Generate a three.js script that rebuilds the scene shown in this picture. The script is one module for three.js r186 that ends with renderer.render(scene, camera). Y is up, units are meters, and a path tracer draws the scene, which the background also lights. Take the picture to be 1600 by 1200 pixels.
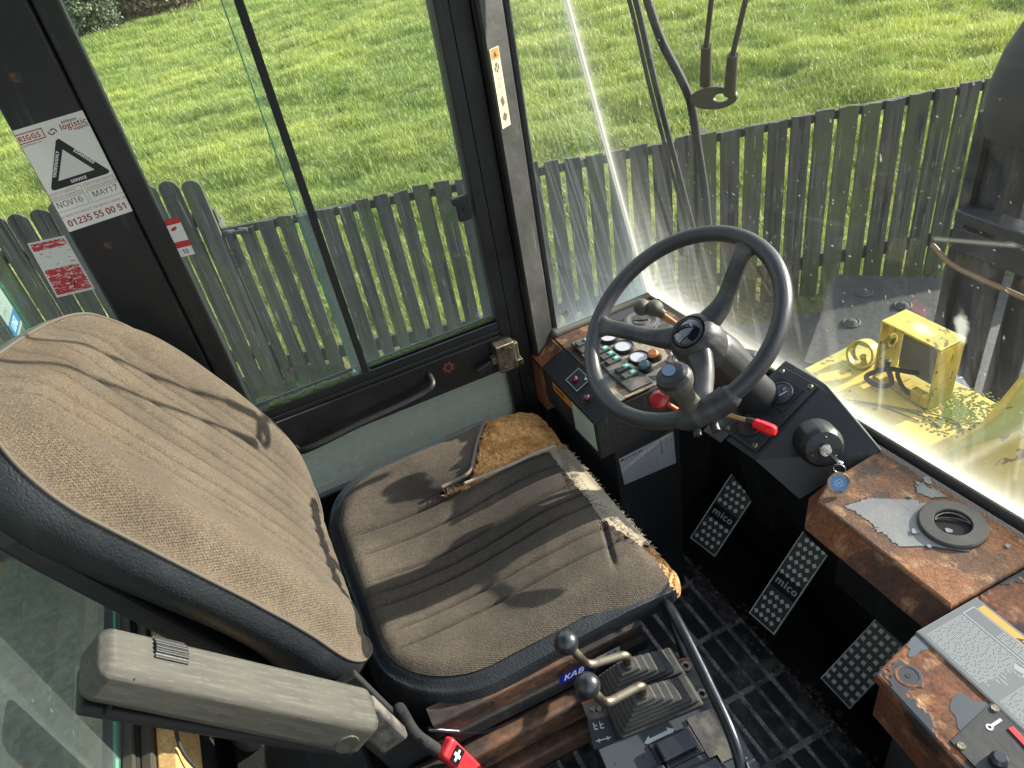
import * as THREE from 'three';
import { RoundedBoxGeometry } from 'three/addons/geometries/RoundedBoxGeometry.js';
import { mergeGeometries, mergeVertices, toCreasedNormals } from 'three/addons/utils/BufferGeometryUtils.js';

const scene = new THREE.Scene();
// ---------------------------------------------------------------- camera, sky, sun, exposure
const camera = new THREE.PerspectiveCamera(55.09, 4 / 3, 0.02, 900);
camera.position.set(0, 1.45, 0);
camera.up.set(0.3665, 0.7929, -0.4868);
camera.lookAt(0.25257, 1.45 - 0.58831, -0.76818);
const SUN = new THREE.Vector3(0.86, 0.31, 0.03).normalize();
{ // hazy low-sun winter sky: pale horizon, soft blue above, broad glow round the sun, thin cloud
  const W = 512, H = 256, d = new Float32Array(W * H * 4), c = new THREE.Vector3();
  for (let j = 0; j < H; j++) for (let i = 0; i < W; i++) {
    const el = ((j + 0.5) / H - 0.5) * Math.PI, az = ((i + 0.5) / W - 0.5) * 2 * Math.PI; c.set(Math.cos(el) * Math.cos(az), Math.sin(el), Math.cos(el) * Math.sin(az));
    const e = Math.max(0, c.y), k = Math.pow(1 - e, 2.2), s = Math.max(0, c.dot(SUN)), g = 0.5 * Math.pow(s, 3) + 1.3 * Math.pow(s, 24), cl = 0.5 + 0.5 * Math.sin(c.x * 5 / (e + 0.25) + 1.7 * Math.sin(c.z * 4 / (e + 0.25))), o = (j * W + i) * 4;
    const cw = 0.35 * cl * (1 - 0.4 * k);
    d[o] = (0.2 + 0.3 * k + 0.25 * cw) * (1 + g * 1.0); d[o + 1] = (0.25 + 0.26 * k + 0.22 * cw) * (1 + g * 0.92); d[o + 2] = (0.35 + 0.17 * k + 0.18 * cw) * (1 + g * 0.75); d[o + 3] = 1;
    if (c.y < 0) { d[o] = 0.16; d[o + 1] = 0.17; d[o + 2] = 0.12; }
  }
  const t = new THREE.DataTexture(d, W, H, THREE.RGBAFormat, THREE.FloatType); t.mapping = THREE.EquirectangularReflectionMapping; t.magFilter = THREE.LinearFilter; t.minFilter = THREE.LinearFilter; t.wrapS = THREE.RepeatWrapping; t.needsUpdate = true; scene.background = t; scene.environment = t;
}
const sun = new THREE.DirectionalLight(new THREE.Color(1, 0.93, 0.82), 3.2);
sun.position.copy(SUN).multiplyScalar(40); sun.castShadow = true; sun.name = 'sun';
{ const c = sun.shadow.camera; c.left = -12; c.right = 12; c.top = 12; c.bottom = -12; c.near = 1; c.far = 120; sun.shadow.mapSize.set(4096, 4096); sun.shadow.bias = -0.0004; }
scene.add(sun); scene.add(sun.target);
const renderer = new THREE.WebGLRenderer({ antialias: true });
renderer.toneMapping = THREE.LinearToneMapping;
renderer.toneMappingExposure = 4.4;
renderer.shadowMap.enabled = true;

// ---------------------------------------------------------------- small tools
let seed = 12345;
const rnd = () => { seed = (seed + 0x6D2B79F5) | 0; let t = Math.imul(seed ^ (seed >>> 15), 1 | seed); t = (t + Math.imul(t ^ (t >>> 7), 61 | t)) ^ t; return ((t ^ (t >>> 14)) >>> 0) / 4294967296; };
const rr = (a, b) => a + (b - a) * rnd();
const V = (x, y, z) => new THREE.Vector3(x, y, z);
const VA = a => a.isVector3 ? a.clone() : V(a[0], a[1], a[2]);
const mix = (a, b, t) => a + (b - a) * t, clamp = (x, a = 0, b = 1) => Math.min(b, Math.max(a, x));
const sst = (a, b, x) => { const t = clamp((x - a) / (b - a)); return t * t * (3 - 2 * t); };
const h2 = (x, y, s) => { let h = Math.imul(x | 0, 374761393) + Math.imul(y | 0, 668265263) + Math.imul(s | 0, 1274126177); h = Math.imul(h ^ (h >>> 13), 1274126177); return ((h ^ (h >>> 16)) >>> 0) / 4294967296; };
function vn(x, y, px, py, s) {                      // tileable value noise, period px, py cells
  const xi = Math.floor(x), yi = Math.floor(y), fx = x - xi, fy = y - yi, m = (a, n) => ((a % n) + n) % n;
  const u = fx * fx * (3 - 2 * fx), v = fy * fy * (3 - 2 * fy), x0 = m(xi, px), x1 = m(xi + 1, px), y0 = m(yi, py), y1 = m(yi + 1, py);
  return mix(mix(h2(x0, y0, s), h2(x1, y0, s), u), mix(h2(x0, y1, s), h2(x1, y1, s), u), v);
}
function fbm(u, v, per, oct, s, py = per) { let a = 0.5, r = 0, n = 0; for (let i = 0; i < oct; i++) { r += a * vn(u * per, v * py, per, py, s + i * 17); n += a; a *= 0.55; per *= 2; py *= 2; } return r / n; }
const wn = (x, y, s, oct = 3) => fbm(x / 64 + 50, y / 64 + 50, 64, oct, s);     // world noise, 1 cell per unit
function tex(n, fn, { srgb = true, rep = 1, repY, m = n } = {}) {
  const d = new Uint8Array(n * m * 4);
  for (let j = 0; j < m; j++) for (let i = 0; i < n; i++) { const c = fn((i + 0.5) / n, (j + 0.5) / m), k = (j * n + i) * 4; const a = Array.isArray(c) ? c : [c, c, c]; for (let q = 0; q < 3; q++) d[k + q] = clamp(a[q]) * 255; d[k + 3] = 255; }
  const t = new THREE.DataTexture(d, n, m); t.magFilter = THREE.LinearFilter; t.minFilter = THREE.LinearMipmapLinearFilter; t.generateMipmaps = true;
  t.wrapS = t.wrapT = THREE.RepeatWrapping; t.repeat.set(rep, repY ?? rep); if (srgb) t.colorSpace = THREE.SRGBColorSpace; t.needsUpdate = true; return t;
}
function canvasTex(w, h, draw) {
  const c = document.createElement('canvas'); c.width = w; c.height = h; draw(c.getContext('2d'), w, h);
  const t = new THREE.CanvasTexture(c); t.colorSpace = THREE.SRGBColorSpace; t.anisotropy = 8; return t;
}
const hex = h => [(h >> 16 & 255) / 255, (h >> 8 & 255) / 255, (h & 255) / 255];
const mixc = (a, b, t) => [mix(a[0], b[0], t), mix(a[1], b[1], t), mix(a[2], b[2], t)];
const mulc = (a, k) => [a[0] * k, a[1] * k, a[2] * k];
const std = (o) => new THREE.MeshStandardMaterial({ roughness: 0.7, ...o });
const phys = (o) => new THREE.MeshPhysicalMaterial({ roughness: 0.7, ...o });

// uv in metres from the dominant normal
function muv(g) {
  if (!g.attributes.normal) g.computeVertexNormals();
  const p = g.attributes.position, n = g.attributes.normal, uv = new Float32Array(p.count * 2);
  for (let i = 0; i < p.count; i++) {
    const ax = Math.abs(n.getX(i)), ay = Math.abs(n.getY(i)), az = Math.abs(n.getZ(i));
    if (ay >= ax && ay >= az) { uv[2 * i] = p.getX(i); uv[2 * i + 1] = p.getZ(i); } else if (ax >= az) { uv[2 * i] = p.getZ(i); uv[2 * i + 1] = p.getY(i); } else { uv[2 * i] = p.getX(i); uv[2 * i + 1] = p.getY(i); }
  }
  g.setAttribute('uv', new THREE.BufferAttribute(uv, 2)); return g;
}
const box = (x0, x1, y0, y1, z0, z1, r = 0.003) => {
  const w = Math.abs(x1 - x0), h = Math.abs(y1 - y0), d = Math.abs(z1 - z0); r = Math.min(r, w * 0.45, h * 0.45, d * 0.45);
  return muv(new RoundedBoxGeometry(w, h, d, 2, r).translate((x0 + x1) / 2, (y0 + y1) / 2, (z0 + z1) / 2));
};
const lbox = (w, h, d, r = 0.003) => muv(new RoundedBoxGeometry(w, h, d, 2, Math.min(r, w * .45, h * .45, d * .45)));
function frame(g, o, X, Y, Z) { const m = new THREE.Matrix4().makeBasis(VA(X).normalize(), VA(Y).normalize(), VA(Z).normalize()); m.setPosition(VA(o)); g.applyMatrix4(m); return g; }
function along(g, p, d) { // local +y to d
  const q = new THREE.Quaternion().setFromUnitVectors(V(0, 1, 0), VA(d).normalize()); g.applyQuaternion(q); const o = VA(p); g.translate(o.x, o.y, o.z); return g;
}
const cyl = (a, b, r0, r1 = r0, seg = 24) => { a = VA(a); b = VA(b); const d = b.clone().sub(a), L = d.length(); return along(muvc(new THREE.CylinderGeometry(r1, r0, L, seg, 1).translate(0, L / 2, 0), r0, L), a, d); };
function muvc(g, r, L) { const uv = g.attributes.uv; for (let i = 0; i < uv.count; i++) uv.setXY(i, uv.getX(i) * r * 6.283, uv.getY(i) * L); return g; }
const lathe = (prof, o, d, seg = 40) => { let g = new THREE.LatheGeometry(prof.map(p => new THREE.Vector2(p[0], p[1])), seg); g = toCreasedNormals(g, 0.45); return along(muvc(g, 0.03, 0.1), o, d); };
const sph = (c, r, s = 1, seg = 28) => { const g = new THREE.SphereGeometry(r, seg, seg * 0.7 | 0); if (s !== 1) g.scale(s[0], s[1], s[2]); const o = VA(c); return g.translate(o.x, o.y, o.z); };
function tube(pts, r, smooth = true, seg = 60, rs = 14) {
  const P = pts.map(VA); let c;
  if (smooth) c = new THREE.CatmullRomCurve3(P, false, 'centripetal');
  else { c = new THREE.CurvePath(); const R = typeof smooth === 'number' ? smooth : 0.012; let prev = P[0]; for (let i = 1; i < P.length - 1; i++) { const a = P[i].clone().add(P[i - 1].clone().sub(P[i]).setLength(R)), b = P[i].clone().add(P[i + 1].clone().sub(P[i]).setLength(R)); c.add(new THREE.LineCurve3(prev, a)); c.add(new THREE.QuadraticBezierCurve3(a, P[i], b)); prev = b; } c.add(new THREE.LineCurve3(prev, P[P.length - 1])); }
  const g = new THREE.TubeGeometry(c, seg, r, rs, false), L = c.getLength(), uv = g.attributes.uv;
  for (let i = 0; i < uv.count; i++) uv.setXY(i, uv.getX(i) * L, uv.getY(i) * r * 6.28);
  const caps = [sph(P[0], r * 0.995, 1, 12), sph(P[P.length - 1], r * 0.995, 1, 12)];
  return mergeGeometries([g, ...caps].map(q => q.index ? q.toNonIndexed() : q));
}
function prism(poly, h, bevel = 0.002) { // shape in local xy extruded along +z
  const s = new THREE.Shape(poly.map(p => new THREE.Vector2(p[0], p[1])));
  return new THREE.ExtrudeGeometry(s, { depth: h - 2 * bevel, bevelEnabled: bevel > 0, bevelThickness: bevel, bevelSize: bevel, bevelOffset: -bevel, bevelSegments: 2, curveSegments: 24 }).translate(0, 0, bevel);
}
// profile in (x,y) from z0 to z1
const prismZ = (poly, z0, z1, b = 0.002) => muv(prism(poly, z1 - z0, b).translate(0, 0, z0));
// plan in (x,z) from y0 to y1
const prismY = (poly, y0, y1, b = 0.002) => muv(prism(poly.map(p => [p[0], -p[1]]), y1 - y0, b).rotateX(-Math.PI / 2).translate(0, y0, 0));
// flat quad with uv 0..1: a = lower left, b = lower right, c = upper right, d = upper left, lifted along its normal and given a thin back
function quad(a, b, c, d, lift = 0.0012) {
  a = VA(a); b = VA(b); c = VA(c); d = VA(d); const n = b.clone().sub(a).cross(d.clone().sub(a)).normalize().multiplyScalar(lift);
  const P = [a, b, c, d].map(p => p.clone().add(n)), g = new THREE.BufferGeometry();
  g.setAttribute('position', new THREE.BufferAttribute(new Float32Array(P.flatMap(p => [p.x, p.y, p.z])), 3));
  g.setAttribute('uv', new THREE.BufferAttribute(new Float32Array([0, 0, 1, 0, 1, 1, 0, 1]), 2)); g.setIndex([0, 1, 2, 0, 2, 3]); g.computeVertexNormals(); return g;
}
const cat = gs => { const q = gs.map(g => g.index ? g.toNonIndexed() : g.clone()); for (const g of q) { for (const k of Object.keys(g.attributes)) if (!['position', 'normal', 'uv'].includes(k)) g.deleteAttribute(k); if (!g.attributes.uv) muv(g); } return mergeGeometries(q); };

const used = {}; const bases = new WeakMap();
function numbered(n) { const k = used[n] = (used[n] ?? -1) + 1; return k ? n + '_' + String(k).padStart(3, '0') : n; }
function thing(name, label, category, b = [0, 0, 0], group) {
  const o = new THREE.Group(); o.name = numbered(name); o.position.set(...b); bases.set(o, V(...b)); o.userData = { label, category, kind: 'thing' }; if (group) o.userData.group = group; scene.add(o); return o;
}
function part(name, g, m, parent, label) { // g in world coordinates
  if (Array.isArray(g)) g = cat(g);
  const b = bases.get(parent); g = g.clone().translate(-b.x, -b.y, -b.z);
  const o = new THREE.Mesh(g, m); o.name = name; o.castShadow = o.receiveShadow = true; bases.set(o, b); if (label) o.userData.label = label; parent.add(o); return o;
}
function struct(name, g, m, kind = 'structure') { const o = new THREE.Mesh(g, m); o.name = numbered(name); o.userData.kind = kind; o.castShadow = o.receiveShadow = true; scene.add(o); return o; }

// ---------------------------------------------------------------- materials
const nTex = tex(256, (u, v) => fbm(u, v, 8, 5, 3), { srgb: false, rep: 4 });
const fineN = tex(256, (u, v) => fbm(u, v, 64, 3, 9), { srgb: false, rep: 8 });
// black cab paint: dusty, with a few pale scuffs
const blackMap = tex(512, (u, v) => { const n = fbm(u, v, 5, 5, 21), f = fbm(u, v, 60, 3, 22); let c = mixc([0.125, 0.128, 0.13], [0.2, 0.2, 0.195], sst(0.42, 0.75, n)); const s = fbm(u, v, 90, 2, 5, 6); if (s > 0.83) c = mulc(c, 1.6); return mulc(c, 0.85 + 0.3 * f); }, { rep: 2 });
const blackRough = tex(256, (u, v) => 0.36 + 0.35 * fbm(u, v, 6, 5, 31), { srgb: false, rep: 2 });
const M = {};
M.black = std({ map: blackMap, color: new THREE.Color(0.42, 0.42, 0.42), roughnessMap: blackRough, roughness: 1, bumpMap: nTex, bumpScale: 0.0008 });
M.pillar = std({ map: blackMap, color: new THREE.Color(1.15, 1.12, 1.05), roughnessMap: blackRough, roughness: 1.1, bumpMap: nTex, bumpScale: 0.0016 });
M.dark = std({ map: blackMap, color: new THREE.Color(0.45, 0.45, 0.45), roughness: 0.8, bumpMap: fineN, bumpScale: 0.0006 });
M.rubber = std({ color: 0x191a1b, roughness: 0.75, bumpMap: fineN, bumpScale: 0.0004 });
M.plastic = std({ color: 0x1b1c1d, roughness: 0.5, bumpMap: fineN, bumpScale: 0.00025 });
M.wheel = std({ map: tex(256, (u, v) => { const n = fbm(u, v, 6, 5, 41); return mixc([0.17, 0.175, 0.18], [0.3, 0.29, 0.27], sst(0.45, 0.8, n)); }, { rep: 3 }), roughness: 0.95, roughnessMap: blackRough, bumpMap: fineN, bumpScale: 0.0003 });
M.vinyl = std({ map: tex(256, (u, v) => { const n = fbm(u, v, 5, 5, 51); return mixc([0.115, 0.13, 0.145], [0.19, 0.2, 0.205], sst(0.45, 0.8, n)); }, { rep: 3 }), roughness: 0.55, bumpMap: fineN, bumpScale: 0.0006 });
M.grip = std({ map: tex(256, (u, v) => { const n = fbm(u, v, 4, 5, 61), s = fbm(u, v, 3, 4, 62, 40); return mulc(mixc([0.225, 0.22, 0.195], [0.335, 0.325, 0.29], n), (0.85 + 0.3 * s) * (fbm(u, v, 12, 4, 63) > 0.7 ? 1.25 : 1)); }, { rep: 3 }), roughness: 0.85, roughnessMap: blackRough, bumpMap: fineN, bumpScale: 0.0004 });
M.chrome = std({ color: 0xb9b6b0, metalness: 1, roughness: 0.22, roughnessMap: tex(128, (u, v) => 0.55 + 0.8 * fbm(u, v, 8, 4, 71), { srgb: false, rep: 6 }) });
M.blackSteel = std({ color: 0x3a3c40, metalness: 0.75, roughness: 0.3, bumpMap: nTex, bumpScale: 0.0006 });
M.steel = std({ map: tex(256, (u, v) => { const n = fbm(u, v, 8, 5, 81); return mixc([0.5, 0.47, 0.4], [0.3, 0.27, 0.23], sst(0.45, 0.75, n)); }, { rep: 5 }), metalness: 0.75, roughness: 0.42, bumpMap: nTex, bumpScale: 0.0006 });
const rustC = (n, f, g) => { let c = mixc(hex(0x5c3a26), hex(0x9a5c33), sst(0.3, 0.62, n)); c = mixc(c, hex(0xb98a5e), sst(0.56, 0.78, f)); c = mixc(c, hex(0x33261f), sst(0.57, 0.72, g)); return c; };
const rustMap = tex(1024, (u, v) => { const n = fbm(u, v, 7, 6, 91), f = fbm(u, v, 22, 5, 92), g = fbm(u, v, 10, 5, 93), q = fbm(u, v, 220, 2, 94); let c = rustC(n, f, g); c = mulc(c, 0.72 + 0.55 * q); const p = fbm(u, v, 5, 6, 95); if (p > 0.625) c = mixc(c, [0.27, 0.29, 0.31], sst(0.625, 0.64, p)); return c; }, { rep: 1.6 });
const rustBump = tex(512, (u, v) => { const p = fbm(u, v, 5, 6, 95); return p > 0.625 ? 0.9 : 0.65 * fbm(u, v, 48, 5, 96); }, { srgb: false, rep: 1.6 });
M.rust = std({ map: rustMap, color: new THREE.Color(0.5, 0.5, 0.52), bumpMap: rustBump, bumpScale: 0.0022, roughness: 0.85 });
M.rustDark = std({ map: rustMap, color: new THREE.Color(0.5, 0.46, 0.44), bumpMap: rustBump, bumpScale: 0.002, roughness: 0.8 });
M.rustRail = std({ map: tex(256, (u, v) => { const n = fbm(u, v, 3, 5, 101, 8), f = fbm(u, v, 40, 3, 102); return mulc(mixc([0.42, 0.3, 0.22], [0.18, 0.165, 0.155], sst(0.38, 0.62, n)), 0.8 + 0.4 * f); }, { rep: 3 }), roughness: 0.6, metalness: 0.2, bumpMap: nTex, bumpScale: 0.001 });
M.fabric = (() => {
  const weave = tex(512, (u, v) => { const a = Math.sin(u * 6.2832 * 48), b = Math.sin(v * 6.2832 * 48 + (Math.floor(u * 48) % 2) * 3.14); return clamp(0.5 + 0.22 * a * b + 0.12 * b + 0.5 * (fbm(u, v, 96, 2, 111) - 0.5)); }, { srgb: false, rep: 7 });
  const col = tex(512, (u, v) => { const b = Math.sin(v * 6.2832 * 48 + (Math.floor(u * 48) % 2) * 3.14) * Math.sin(u * 6.2832 * 48), q = vn(u * 128, v * 128, 128, 128, 112), n = fbm(u, v, 4, 5, 113); let c = mixc([0.242, 0.219, 0.187], [0.43, 0.39, 0.335], clamp(0.5 + 0.25 * b + 0.9 * (q - 0.5))); c = mulc(c, 0.86 + 0.28 * n); return c; }, { rep: 7 });
  return { weave, col };
})();
M.backFabric = phys({ map: M.fabric.col, bumpMap: M.fabric.weave, bumpScale: 0.0014, roughness: 0.95, vertexColors: true, sheen: 0.25, sheenRoughness: 0.7, sheenColor: new THREE.Color(0.5, 0.42, 0.33) });
M.foam = std({ map: tex(512, (u, v) => { const n = fbm(u, v, 10, 6, 121), f = fbm(u, v, 70, 3, 122); return mulc(mixc(hex(0xc8965a), hex(0xa06f3a), sst(0.35, 0.75, n)), 0.75 + 0.5 * f); }, { rep: 4 }), bumpMap: tex(512, (u, v) => fbm(u, v, 40, 5, 123), { srgb: false, rep: 4 }), bumpScale: 0.006, roughness: 0.95 });
M.backing = std({ map: tex(256, (u, v) => { const w = Math.sin(u * 6.28 * 60) * Math.sin(v * 6.28 * 60), n = fbm(u, v, 5, 5, 131); return mulc(mixc(hex(0xb9ad97), hex(0x8f836c), n), 0.92 + 0.1 * w); }, { rep: 5 }), roughness: 0.95 });
M.yellow = std({ map: tex(1024, (u, v) => { const n = fbm(u, v, 4, 6, 141), f = fbm(u, v, 30, 4, 142), sc = fbm(u, v, 9, 5, 143), st = fbm(u, v, 120, 2, 144, 12); let c = mixc(hex(0xc8b050), hex(0xb79b3a), n); c = mulc(c, 0.9 + 0.2 * f); c = mixc(c, hex(0x8b9138), 0.75 * sst(0.5, 0.68, fbm(u, v, 3, 5, 147))); if (sc > 0.67 && f > 0.56) c = mixc(c, hex(0x5a3a22), 0.8 * sst(0.67, 0.69, sc)); if (st > 0.86) c = mixc(c, hex(0x5c3d24), 0.8); return c; }, { rep: 1.7 }), roughness: 0.42, bumpMap: nTex, bumpScale: 0.001 });
const woodTex = (s, green) => tex(128, (u, v) => { const g = fbm(u, v, 20, 4, s, 3), n = fbm(u, v, 3, 4, s + 3, 6), k = fbm(u, v, 40, 2, s + 5, 8); let c = mixc([0.165, 0.168, 0.16], [0.37, 0.365, 0.345], g); if (fbm(u, v, 26, 2, s + 7, 2) < 0.24) c = mulc(c, 0.6); c = mixc(c, [0.26, 0.29, 0.19], green * sst(0.45, 0.7, n)); if (k > 0.8) c = mulc(c, 1.5); const m = 1 - sst(0.05, 0.45, v + 0.25 * (n - 0.5)); return mixc(c, [0.2, 0.25, 0.09], m * 0.8 * green); }, { m: 512 });
M.wood = [0, 1, 2, 3].map(i => std({ map: woodTex(151 + i * 13, 0.35 + 0.2 * i), color: new THREE.Color(1.0, 0.98, 0.88).multiplyScalar(0.82 + 0.14 * i), roughness: 0.85, bumpMap: tex(128, (u, v) => fbm(u, v, 32, 4, 150 + i, 4), { srgb: false, m: 256 }), bumpScale: 0.002 }));
M.concrete = std({ map: tex(1024, (u, v) => { const n = fbm(u, v, 5, 6, 161), f = fbm(u, v, 120, 3, 162), l = fbm(u, v, 40, 3, 163); let c = mixc([0.235, 0.24, 0.23], [0.36, 0.36, 0.34], n); c = mulc(c, 0.75 + 0.5 * f); if (l > 0.73) c = mixc(c, [0.33, 0.28, 0.18], 0.7); return c; }, { rep: 0.4 }), roughness: 0.8, bumpMap: fineN, bumpScale: 0.004 });
M.soil = std({ map: tex(512, (u, v) => { const n = fbm(u, v, 9, 6, 171), f = fbm(u, v, 60, 4, 172); return mulc(mixc(mixc([0.2, 0.17, 0.11], [0.42, 0.35, 0.22], n), [0.25, 0.32, 0.1], sst(0.4, 0.6, f)), 0.7 + 0.6 * f); }, { rep: 0.9 }), roughness: 0.95, bumpMap: nTex, bumpScale: 0.03 });
M.turf = std({ map: tex(512, (u, v) => { const n = fbm(u, v, 9, 6, 181), f = fbm(u, v, 90, 3, 182); return mulc(mixc([0.33, 0.43, 0.14], [0.48, 0.55, 0.22], n), 0.7 + 0.6 * f); }, { rep: 0.5 }), roughness: 0.95 });
M.mat = std({ map: tex(512, (u, v) => { const n = fbm(u, v, 7, 6, 191), f = fbm(u, v, 80, 3, 192); return mulc(mixc([0.2, 0.202, 0.21], [0.44, 0.43, 0.41], sst(0.4, 0.72, n)), 0.8 + 0.4 * f); }, { rep: 3 }), roughness: 0.42, roughnessMap: tex(256, (u, v) => 0.6 + 0.9 * fbm(u, v, 9, 5, 193), { srgb: false, rep: 3 }), bumpMap: nTex, bumpScale: 0.0012 });
M.matDust = std({ map: tex(512, (u, v) => { const n = fbm(u, v, 12, 6, 201), f = fbm(u, v, 120, 3, 202); return mulc(mixc([0.48, 0.47, 0.44], [0.74, 0.72, 0.68], sst(0.3, 0.65, n)), 0.65 + 0.7 * f); }, { rep: 3 }), roughness: 0.9 });
M.panel = std({ map: tex(512, (u, v) => { const n = fbm(u, v, 6, 6, 211), f = fbm(u, v, 50, 3, 212), g = fbm(u, v, 12, 5, 213); let c = mixc([0.36, 0.36, 0.36], [0.56, 0.51, 0.43], sst(0.35, 0.6, n)); c = mixc(c, [0.34, 0.21, 0.12], 0.8 * sst(0.6, 0.68, g)); return mulc(c, 0.8 + 0.35 * f); }, { rep: 4 }), roughness: 0.8, bumpMap: nTex, bumpScale: 0.0008 });
M.dustyPlastic = std({ map: tex(256, (u, v) => { const n = fbm(u, v, 6, 5, 221); return mixc([0.2, 0.2, 0.195], [0.38, 0.36, 0.33], sst(0.35, 0.7, n)); }, { rep: 5 }), roughness: 0.75, bumpMap: fineN, bumpScale: 0.0003 });
M.gaiter = std({ map: tex(256, (u, v) => { const n = fbm(u, v, 6, 5, 231), f = fbm(u, v, 60, 2, 232); return mulc(mixc([0.15, 0.15, 0.142], [0.3, 0.29, 0.265], n), 0.85 + 0.3 * f); }, { rep: 5 }), roughness: 0.8 });
M.red = phys({ color: 0xa50f18, roughness: 0.38, clearcoat: 0.4, clearcoatRoughness: 0.3 });
M.redGlow = phys({ color: 0xe2101c, roughness: 0.3, clearcoat: 0.6 });
M.darkRed = phys({ color: 0x4a0c16, roughness: 0.35, clearcoat: 0.5 });
M.amber = phys({ color: 0xd9761a, roughness: 0.35, clearcoat: 0.5 });
M.teal = phys({ color: 0x2c5960, roughness: 0.35, clearcoat: 0.4 });
M.greenLens = phys({ color: 0x3f8f7a, roughness: 0.35, clearcoat: 0.4 });
M.ball = phys({ color: 0x202327, roughness: 0.3, clearcoat: 0.3, clearcoatRoughness: 0.35 });
M.ballDull = std({ color: 0x47443a, roughness: 0.5, bumpMap: fineN, bumpScale: 0.0003 });
M.white = std({ color: 0xd8d8d2, roughness: 0.5 });
M.glassClear = phys({ color: 0xffffff, transmission: 1, thickness: 0, roughness: 0.02, ior: 1.45 });
const glass = (r, g, b, ior = 1.5) => phys({ color: new THREE.Color(r, g, b), transmission: 1, thickness: 0, roughness: 0, ior });
M.pane = glass(0.88, 0.95, 0.9); M.paneGreen = glass(0.66, 0.85, 0.76); M.screen = glass(0.95, 0.97, 0.95, 1.33); M.rearPane = glass(0.34, 0.43, 0.37);
M.glassEdge = phys({ color: 0x4fae8c, roughness: 0.2, transmission: 0.3, thickness: 0 });
M.moss = std({ map: tex(128, (u, v) => { const n = fbm(u, v, 12, 4, 241); return mixc([0.25, 0.33, 0.05], [0.52, 0.62, 0.12], n); }, { rep: 8 }), roughness: 0.95, bumpMap: nTex, bumpScale: 0.003 });
const decal = (t, rough = 0.5, o = {}) => std({ map: t, color: new THREE.Color(0.72, 0.72, 0.71), roughness: rough, ...o });
const film = (alpha, c = 0xcfd6d2, tr = 0.45) => phys({ color: c, roughness: 1, transmission: tr, thickness: 0, alphaMap: alpha, transparent: true, side: THREE.DoubleSide });

// ---------------------------------------------------------------- ground, field, grass
const GY = -0.95;
const FA = V(0.424, 0, -3.626), FD = V(0.944, 0, 0.33), FN = V(-0.33, 0, 0.944);      // fence line: point, direction, normal towards the yard
const fenceP = (s, y, o = 0) => V(FA.x + FD.x * s + FN.x * o, y, FA.z + FD.z * s + FN.z * o);
const fieldH = (x, z) => { const d = -((x - FA.x) * FN.x + (z - FA.z) * FN.z); return GY + 0.012 * clamp(d, 0, 60) + 0.16 * (wn(x * 0.55, z * 0.55, 301) - 0.5) * sst(0.1, 1.5, d) + 0.2 * (wn(x * 1.9, z * 2.6, 302, 2) - 0.5) * sst(0.05, 0.8, d) + 0.6 * (wn(x * 0.12, z * 0.12, 303, 2) - 0.5) * sst(2, 12, d); };
{
  const yard = new THREE.PlaneGeometry(60, 60, 1, 1).rotateX(-Math.PI / 2); // yard side of the fence
  const P = (s, o) => { const p = fenceP(s, GY, o); return p; };
  const g = quad(P(-60, 40), P(60, 40), P(60, -0.06), P(-60, -0.06), 0); muv(g);
  struct('concrete_yard', g, M.concrete);
  const far = new THREE.CircleGeometry(600, 48).rotateX(-Math.PI / 2).translate(0, GY - 0.35, 0); muv(far);
  struct('ground', far, M.turf);
  // the field as a fine sheet near the fence, growing coarser
  const ns = 300, nd = 260, pos = [], idx = [], uv = [];
  for (let j = 0; j <= nd; j++) for (let i = 0; i <= ns; i++) {
    const d = 0.06 + 70 * Math.pow(j / nd, 2.1), half = 6 + d * 1.4, s = (i / ns * 2 - 1) * half + 1.2 + d * 0.05, p = fenceP(s, 0, -d);
    pos.push(p.x, fieldH(p.x, p.z), p.z); uv.push(p.x, p.z);
    if (i < ns && j < nd) { const a = j * (ns + 1) + i; idx.push(a, a + ns + 1, a + 1, a + 1, a + ns + 1, a + ns + 2); }
  }
  const f = new THREE.BufferGeometry(); f.setAttribute('position', new THREE.Float32BufferAttribute(pos, 3)); f.setAttribute('uv', new THREE.Float32BufferAttribute(uv, 2)); f.setIndex(idx); f.computeVertexNormals();
  if (f.attributes.normal.getY(500) < 0) { const I = f.index.array; for (let k = 0; k < I.length; k += 3) { const t = I[k + 1]; I[k + 1] = I[k + 2]; I[k + 2] = t; } f.computeVertexNormals(); }
  struct('grass_field', f, M.turf);
  // soil and dead leaves along the foot of the fence
  const b = [], bi = []; const N = 260, K = 8;
  for (let i = 0; i <= N; i++) for (let k = 0; k <= K; k++) { const s = -3.5 + 8.5 * i / N, o = 0.14 - 0.5 * k / K, hh = Math.sin(Math.PI * Math.pow(k / K, 0.8)) * (0.06 + 0.13 * sst(1.2, -0.8, s)) * (0.5 + wn(s * 9, k * 0.7, 310)); const p = fenceP(s, GY - 0.01 + hh, o); b.push(p.x, p.y, p.z); if (i < N && k < K) { const a = i * (K + 1) + k; bi.push(a, a + K + 1, a + 1, a + 1, a + K + 1, a + K + 2); } }
  const sg = new THREE.BufferGeometry(); sg.setAttribute('position', new THREE.Float32BufferAttribute(b, 3)); sg.setIndex(bi); sg.computeVertexNormals(); muv(sg);
  struct('soil_bank', sg, M.soil);
}
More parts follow.
